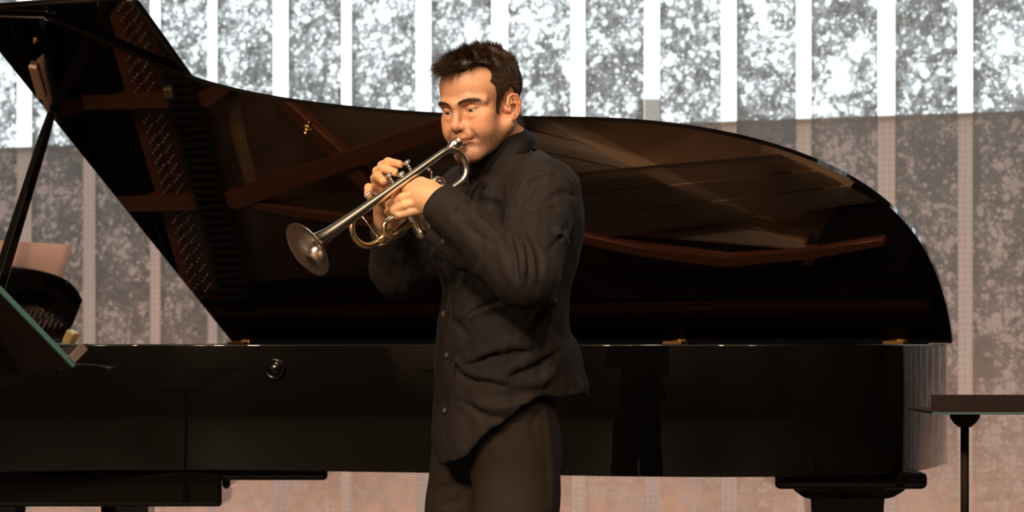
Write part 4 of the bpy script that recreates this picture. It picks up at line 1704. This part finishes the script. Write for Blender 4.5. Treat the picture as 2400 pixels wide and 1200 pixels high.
def fold(pts, r0=0.007, depth=0.002, k=0.010, groove=False, taper=True):
    PX = catmull(pts, 5)
    P = [march(base_field, *p) for p in PX]
    # drop samples that fell through to another layer
    keep = [P[0]]
    for p in P[1:]:
        if abs(p[1] - keep[-1][1]) < 0.025:
            keep.append(p)
    P = keep if len(keep) > 1 else P[:2]
    n = len(P)
    rad = [r0 * (0.35 + 0.65 * math.sin(math.pi * (i + 0.5) / n)) if taper else r0 for i in range(n)]
    off = np.array([0, depth * 0.8 if not groove else -depth * 0.35, 0])
    rad = [r * (1.15 if not groove else 0.95) for r in rad]
    SH.chain([p + off for p in P], rad, k if not groove else 0.007, sub=groove)


# sleeve folds (pixels traced in the photo)
fold([(1130, 455), (1185, 470), (1215, 500)], 0.008, 0.004)
fold([(1100, 500), (1140, 530), (1160, 545)], 0.008, 0.004)
fold([(1085, 520), (1125, 555), (1175, 575)], 0.006, 0.004, groove=True)
fold([(1060, 510), (1090, 480), (1130, 470)], 0.006, 0.003, groove=True)
fold([(1205, 545), (1225, 600), (1230, 660)], 0.008, 0.003)
fold([(1222, 545), (1245, 600), (1252, 655)], 0.005, 0.003)
fold([(1190, 545), (1207, 600), (1212, 665)], 0.006, 0.003, groove=True)
fold([(1215, 545), (1236, 600), (1240, 660)], 0.004, 0.003, groove=True)
fold([(1235, 545), (1262, 590), (1268, 640)], 0.005, 0.003, groove=True)
fold([(1200, 480), (1250, 490), (1310, 485)], 0.006, 0.003, groove=True)
fold([(1200, 500), (1240, 450), (1255, 415)], 0.006, 0.003, groove=True)
fold([(1215, 455), (1240, 420), (1290, 405)], 0.007, 0.003)
fold([(1255, 390), (1300, 400), (1340, 430)], 0.006, 0.004)
fold([(1280, 470), (1320, 450), (1350, 460)], 0.006, 0.003, groove=True)
fold([(1300, 540), (1330, 570), (1345, 560)], 0.008, 0.004)
fold([(1285, 590), (1310, 560), (1330, 530)], 0.005, 0.003, groove=True)
fold([(1170, 560), (1185, 600), (1190, 640)], 0.007, 0.004)
fold([(1020, 590), (1080, 620), (1150, 650)], 0.007, 0.003)
# chest and waist folds
fold([(1070, 745), (1150, 720), (1220, 715)], 0.007, 0.003)
fold([(1100, 735), (1160, 708), (1230, 700)], 0.006, 0.002, groove=True)
fold([(1090, 860), (1150, 835), (1210, 822), (1270, 828)], 0.008, 0.003, groove=True)
fold([(1090, 848), (1150, 822), (1210, 808), (1270, 812)], 0.009, 0.003)
fold([(1060, 850), (1085, 882), (1130, 893), (1185, 905)], 0.008, 0.003, groove=True)
fold([(1065, 838), (1095, 868), (1135, 878), (1185, 890)], 0.008, 0.003)
fold([(1195, 882), (1240, 860), (1290, 835), (1318, 820)], 0.008, 0.003, groove=True)
fold([(1195, 868), (1240, 845), (1290, 820)], 0.008, 0.003)
fold([(1210, 900), (1260, 895), (1300, 870)], 0.010, 0.004)
fold([(1290, 700), (1310, 730), (1325, 760)], 0.008, 0.004)
fold([(1285, 740), (1305, 770), (1318, 800)], 0.007, 0.003, groove=True)
fold([(1120, 950), (1190, 955), (1250, 935)], 0.009, 0.003)
fold([(1080, 940), (1140, 975), (1210, 985)], 0.006, 0.002, groove=True)
fold([(1040, 735), (1075, 765), (1100, 790)], 0.006, 0.003, groove=True)
fold([(1130, 560), (1110, 640), (1090, 690)], 0.006, 0.003, groove=True)
# small overall cloth unevenness
SH_raw = list(SH.ops)


def hem_fn(P):
    """below the hem -> positive; front low, sides and back high"""
    q = (P - at(1173, 0.0)) @ BR
    ang = np.arctan2(q[:, 0], q[:, 1])                    # 0 at the front, + to his left
    a = np.abs(ang)
    h = 0.782 + 0.135 * sm(a, 0.10, 1.75) + 0.004 * np.sin(ang * 9)
    h = h + 0.02 * np.exp(-((ang / 0.06) ** 2)) * 0.0
    r = np.sqrt(q[:, 0] ** 2 + q[:, 1] ** 2)
    h = h + np.where(a > 1.5, -0.03 * sm(r, 0.17, 0.26), 0.0)
    far = (P[:, 2] > 1.0)
    return np.where(far, -0.1, h - P[:, 2])


def cloth(P):
    return SHF(P) - 0.0016 * vnoise(P, 45, 11) - 0.0010 * vnoise(P, 95, 12)


SH.cut(hem_fn, 0.004)
# sleeve ends: cuffs stop at the wrists
def cuff_cut(a, b, s):
    a, b = np.asarray(a), np.asarray(b)
    d = (b - a) / np.linalg.norm(b - a)
    e = b + d * s
    return lambda P: np.where(np.sqrt(((P - e) ** 2).sum(1)) < 0.12, (P - e) @ d, -0.1)


SH.cut(cuff_cut(elL, wrL, 0.006), 0.003)
SH.cut(cuff_cut(elR, wrR, 0.010), 0.003)
SHF = SH
# collar hollow
SH.cone(W(1196, 405, 5.17), W(1180, 340, 5.15), 0.060, 0.062, 0.006, sub=True)
SVt, SFt = surface(cloth, (-0.42, 4.62, 0.76), (0.30, 5.50, 1.47), 0.0033)
SVt = relax(SVt, SFt, 1, 0.4)
M_SHIRT = new_mat('black_cotton_shirt', (0.0145, 0.0112, 0.0102), 0.78, noise=0.18, nscale=25, bump=0.15, bscale=900, spec=0.25)
shirt = link('shirt', fast_mesh('shirt', SVt, SFt), M_SHIRT, person)
# cuff band
def band(a, b, s0, s1, r0, r1):
    d = (np.asarray(b) - np.asarray(a))
    d /= np.linalg.norm(d)
    b = np.asarray(b)
    return lathe_geo(b, d, [(s0, r0 - 0.003), (s0 - 0.001, r0), (s0 + 0.003, r0 + 0.0015), ((s0 + s1) / 2, (r0 + r1) / 2 + 0.002), (s1 - 0.003, r1 + 0.0015), (s1, r1), (s1 - 0.001, r1 - 0.004)], 36)


link('cuff', mesh_np('cuff', *band(elL, wrL, -0.045, 0.016, 0.043, 0.040)), M_SHIRT, shirt)
link('cuff', mesh_np('cuff', *band(elR, wrR, -0.045, 0.014, 0.042, 0.039)), M_SHIRT, shirt)

# collar: stand and turned-down leaf
cb, ct = W(1168, 385, 5.16), W(1136, 330, 5.145)
cax = (ct - cb) / np.linalg.norm(ct - cb)
cfx = np.array([-math.sin(math.radians(52)), -math.cos(math.radians(52)), 0])
cfx -= cax * (cfx @ cax)
cfx /= np.linalg.norm(cfx)
clx = np.cross(cax, cfx)
if clx[1] > 0:
    clx = -clx
V, F = [], []
NA, = (60,)
for i in range(NA + 1):
    ph = 0.16 + (2 * math.pi - 0.32) * i / NA              # 0 is the front opening
    rd = cfx * math.cos(ph) + clx * math.sin(ph)
    fr_ = math.exp(-((min(ph, 2 * math.pi - ph) / 0.75) ** 2))
    bk = 0.5 - 0.5 * math.cos(ph)
    top_h = 0.026 + 0.030 * bk
    rr0 = 0.064
    leaf = 0.052 + 0.022 * fr_
    prof = [(rr0, -0.045, 0), (rr0 + 0.001, top_h - 0.006, 0), (rr0 + 0.004, top_h, 0), (rr0 + 0.008, top_h - 0.004, 0), (rr0 + 0.016, top_h - leaf * 0.5, 0), (rr0 + 0.028 + 0.004 * fr_, top_h - leaf, 0), (rr0 + 0.025 + 0.004 * fr_, top_h - leaf, 0), (rr0 + 0.012, top_h - leaf * 0.5, 0), (rr0 + 0.004, top_h - 0.010, 0)]
    for r, h, _ in prof:
        V.append(cb + cax * (h + 0.012) + rd * r)
npf = 9
for i in range(NA):
    for k in range(npf - 1):
        F.append((i * npf + k, (i + 1) * npf + k, (i + 1) * npf + k + 1, i * npf + k + 1))
F.append(tuple(range(npf)))
F.append(tuple(NA * npf + k for k in range(npf))[::-1])
link('collar', mesh_np('collar', V, F), M_SHIRT, shirt)

# buttons down the placket
M_BUTTON = new_mat('dark_horn_button', (0.10, 0.085, 0.075), 0.15, noise=0.1)
def surf_at(px, py):
    p = march(SHF, px, py)
    e = 0.002
    g = np.array([SHF((p + np.eye(3)[i] * e)[None])[0] - SHF((p - np.eye(3)[i] * e)[None])[0] for i in range(3)])
    return p, g / (np.linalg.norm(g) + 1e-9)


for px, py in ((1040, 735), (1047, 832), (1042, 962), (1038, 566)):
    p, g = surf_at(px, py)
    link('button', mesh_np('button', *lathe_geo(p - g * 0.001, g, [(0, 0.0052), (0.0022, 0.0052), (0.0030, 0.0044), (0.0022, 0.0032), (0.0022, 0.0)], 16)), M_BUTTON, shirt)
# placket strip
pl = [surf_at(px, py) for px, py in ((1052, 690), (1058, 740), (1062, 790), (1064, 840), (1062, 890), (1060, 940), (1058, 990), (1056, 1040))]
V, F = [], []
for p, g in pl:
    sx = np.cross(zz_, g)
    sx /= np.linalg.norm(sx)
    for o_, h_ in ((-0.0015, -0.001), (-0.0012, 0.0016), (0.0012, 0.0016), (0.0015, -0.001)):
        V.append(p + sx * o_ + g * h_)
for i in range(len(pl) - 1):
    for k in range(3):
        F.append((i * 4 + k, (i + 1) * 4 + k, (i + 1) * 4 + k + 1, i * 4 + k + 1))
link('placket_edge', mesh_np('placket_edge', V, F), M_SHIRT, shirt)

# ------------------------------------------------------------------ person: trousers and shoes
TR = Field()
TR.ell(at(1176, 0.87), (0.132, 0.104, 0.13), 0, BR)
TR.chain([hipL + np.array([0.01, 0.02, -0.02]), knL, anL], [0.088, 0.082, 0.070], 0.05, kin=0.03)
TR.chain([hipR, knR, anR], [0.094, 0.080, 0.070], 0.012, kin=0.03)
base_field.ops = list(TR.ops)
SH_keep = SH
SH = TR
fold([(1020, 1150), (1055, 1140), (1085, 1130)], 0.006, 0.002, groove=True)
fold([(1030, 1185), (1070, 1178), (1090, 1165)], 0.006, 0.002, groove=True)
fold([(1262, 965), (1248, 995), (1258, 1015)], 0.006, 0.003, groove=True)
fold([(1275, 960), (1290, 1080), (1292, 1190)], 0.006, 0.003)
fold([(1235, 1020), (1255, 1030), (1265, 1045)], 0.004, 0.002, groove=True)
fold([(1075, 1085), (1088, 1110), (1090, 1160)], 0.006, 0.002, groove=True)
SH = SH_keep
TR.cut(lambda P: 0.045 - P[:, 2], 0.0)
TV, TF_ = surface(lambda P: TR(P) - 0.0012 * vnoise(P, 40, 21), (-0.28, 4.85, 0.03), (0.25, 5.45, 1.04), 0.0055)
TV = relax(TV, TF_, 1, 0.4)
M_TROUS = new_mat('dark_brown_trousers', (0.0175, 0.0120, 0.0086), 0.8, noise=0.12, nscale=30, bump=0.1, bscale=900, spec=0.25)
trous = link('trousers', fast_mesh('trousers', TV, TF_), M_TROUS, person)
M_SHOE = new_mat('black_leather', (0.010, 0.009, 0.009), 0.25)
for an in (anL, anR):
    SHO = Field()
    b0 = np.array([an[0], an[1], 0.0])
    SHO.cone(b0 + bf * -0.04 + zz_ * 0.045, b0 + bf * 0.06 + zz_ * 0.038, 0.044, 0.040)
    SHO.cone(b0 + bf * 0.05 + zz_ * 0.036, b0 + bf * 0.15 + zz_ * 0.028, 0.044, 0.030, 0.03)
    SHO.cone(b0 + zz_ * 0.05, b0 + zz_ * 0.10, 0.045, 0.042, 0.02)
    SHO.cut(lambda P: 0.001 - P[:, 2], 0.002)
    V, F = surface(SHO, b0 + (-0.24, -0.24, -0.02), b0 + (0.24, 0.24, 0.16), 0.006)
    link('shoe', fast_mesh('shoe', V, F), M_SHOE, person)

# ------------------------------------------------------------------ sheet music on the piano desk, block beside it
def piano_w(u, w, z):
    p = np.array([PA[0], PA[1], 0]) + S * u + NV * w
    return np.array([p[0], p[1], z])


V, F = [], []
NS = 12
for i in range(NS + 1):
    f = i / NS
    w = 0.44 + 0.52 * f
    for h, o_ in ((0.012, -0.012), (0.15, -0.016), (0.292, -0.017 + 0.008 * math.sin(f * 3.1))):
        V.append(piano_w(du + h * math.sin(lean) + o_, w, RT + 0.009 + h * math.cos(lean)))
for i in range(NS):
    for k in range(2):
        F.append((i * 3 + k, (i + 1) * 3 + k, (i + 1) * 3 + k + 1, i * 3 + k + 1))
sh_o = link('sheet_music', mesh_np('sheet_music', V, F), M_PAPER)
md_ = sh_o.modifiers.new('thickness', 'SOLIDIFY')
md_.thickness = 0.003
tag(sh_o, 'pinkish open score standing on the piano music desk at left', 'sheet music')
bp_ = to_piano(W(166, 806, 6.9))
box('desk_slide_block', (bp_[0], bp_[1], RT + 0.018), (0.026, 0.03, 0.036), new_mat('pale_brass', (0.70, 0.60, 0.28), 0.3, 0.6), piano, Matrix.Rotation(0.5, 3, 'Y'), 0.003)

# ------------------------------------------------------------------ music stands
def stand_pole(root, x, y, ztop):
    pole = link('pole', mesh_np('pole', *join_geo([tube_geo([(x, y, 0.10), (x, y, 0.62)], 0.0125, 14), tube_geo([(x, y, 0.55), (x, y, ztop)], 0.0095, 14), tube_geo([(x, y, 0.60), (x, y, 0.64)], 0.016, 14)])), M_STAND, root)
    for k in range(3):
        a = 0.5 + k * 2.0944
        e = (x + 0.26 * math.cos(a), y + 0.26 * math.sin(a), 0.012)
        link('leg', mesh_np('leg', *tube_geo([(x, y, 0.16), (x + 0.13 * math.cos(a), y + 0.13 * math.sin(a), 0.10), e], 0.0085, 10)), M_STAND, root)
    return pole


def oriented_plate(bm, o_, r, u, n, x0, x1, y0, y1, z0, z1, bevel):
    vs = []
    for zc in (z0, z1):
        for (xx, yy) in ((x0, y0), (x1, y0), (x1, y1), (x0, y1)):
            vs.append(bm.verts.new(tuple(np.asarray(o_) + np.asarray(r) * xx + np.asarray(u) * yy + np.asarray(n) * zc)))
    fs = [bm.faces.new([vs[i] for i in q]) for q in ((3, 2, 1, 0), (4, 5, 6, 7), (0, 1, 5, 4), (1, 2, 6, 5), (2, 3, 7, 6), (3, 0, 4, 7))]
    bmesh.ops.recalc_face_normals(bm, faces=fs)
    es = list({e for f in fs for e in f.edges})
    if bevel:
        bmesh.ops.bevel(bm, geom=es, offset=bevel, segments=2, profile=0.5, affect='EDGES', clamp_overlap=True)


def bm_obj(name, build, mat, parent):
    bm = bmesh.new()
    build(bm)
    me = bpy.data.meshes.new(name)
    bm.to_mesh(me)
    bm.free()
    return link(name, me, mat, parent)


# tilted stand at the left picture edge
ms = empty('music_stand', (0, 0, 0))
tag(ms, 'tilted dark music stand with teal-lit edge at the left of the piano', 'music stand')
C0 = W(172, 855, 4.6)
u_ = np.array([-0.64, -0.32, 0.72]); u_ /= np.linalg.norm(u_)
r_ = np.array([-0.46, 0.88, -0.09]); r_ -= u_ * (r_ @ u_); r_ /= np.linalg.norm(r_)
n_ = np.cross(r_, u_)
if n_[2] < 0:
    n_ = -n_
bm_obj('desk_plate', lambda b: oriented_plate(b, C0, r_, u_, n_, 0.0, 0.48, 0.0, 0.34, -0.006, 0.0, 0.001), M_STAND, ms)
bm_obj('desk_edge', lambda b: oriented_plate(b, C0, r_, u_, n_, -0.009, 0.0, -0.002, 0.342, -0.007, 0.003, 0.002), M_STANDEDGE, ms)
bm_obj('ledge', lambda b: oriented_plate(b, C0, r_, u_, n_, -0.009, 0.48, 0.004, 0.010, 0.0, 0.044, 0.001), M_STAND, ms)
bm_obj('ledge_end', lambda b: oriented_plate(b, C0, r_, u_, n_, -0.012, -0.009, 0.002, 0.020, 0.0, 0.036, 0.001), new_mat('stand_ledge_grey', (0.10, 0.075, 0.07), 0.5, noise=0.15), ms)
pc = C0 + r_ * 0.24 + u_ * 0.13 - n_ * 0.03
bm_obj('bracket', lambda b: oriented_plate(b, C0 + r_ * 0.24 + u_ * 0.13, r_, u_, n_, -0.035, 0.035, -0.04, 0.04, -0.045, -0.006, 0.006), M_STAND, ms)
stand_pole(ms, pc[0], pc[1], pc[2])

# flat stand at the right picture edge
mr = empty('music_stand', (0, 0, 0))
tag(mr, 'flat black music stand cut off by the right picture edge', 'music stand')
sx0 = W(2183, 925, 5.6)
zt = sx0[2]
zb = W(2183, 970, 5.6)[2]
box('ledge', (sx0[0] + 0.25, 5.6, (zt + zb) / 2), (0.50, 0.008, zt - zb), M_STAND, mr, None, 0.002)
box('desk_plate', (sx0[0] + 0.25, 5.6 + 0.17, zb + 0.003), (0.50, 0.34, 0.006), M_STAND, mr, None, 0.002)
box('desk_edge', (sx0[0] + 0.25, 5.594, zb + 0.001), (0.50, 0.005, 0.005), M_STANDEDGE, mr, None, 0.001)  # thin strip coloured as the highlight along the ledge bottom
pp = W(2261, 985, 5.76)
link('bracket', mesh_np('bracket', *lathe_geo((pp[0], pp[1], zb), (0, 0, -1), [(0, 0.0), (0, 0.034), (0.012, 0.034), (0.024, 0.026), (0.034, 0.014), (0.036, 0.0)], 20)), M_STAND, mr)
stand_pole(mr, pp[0], pp[1], zb - 0.03)
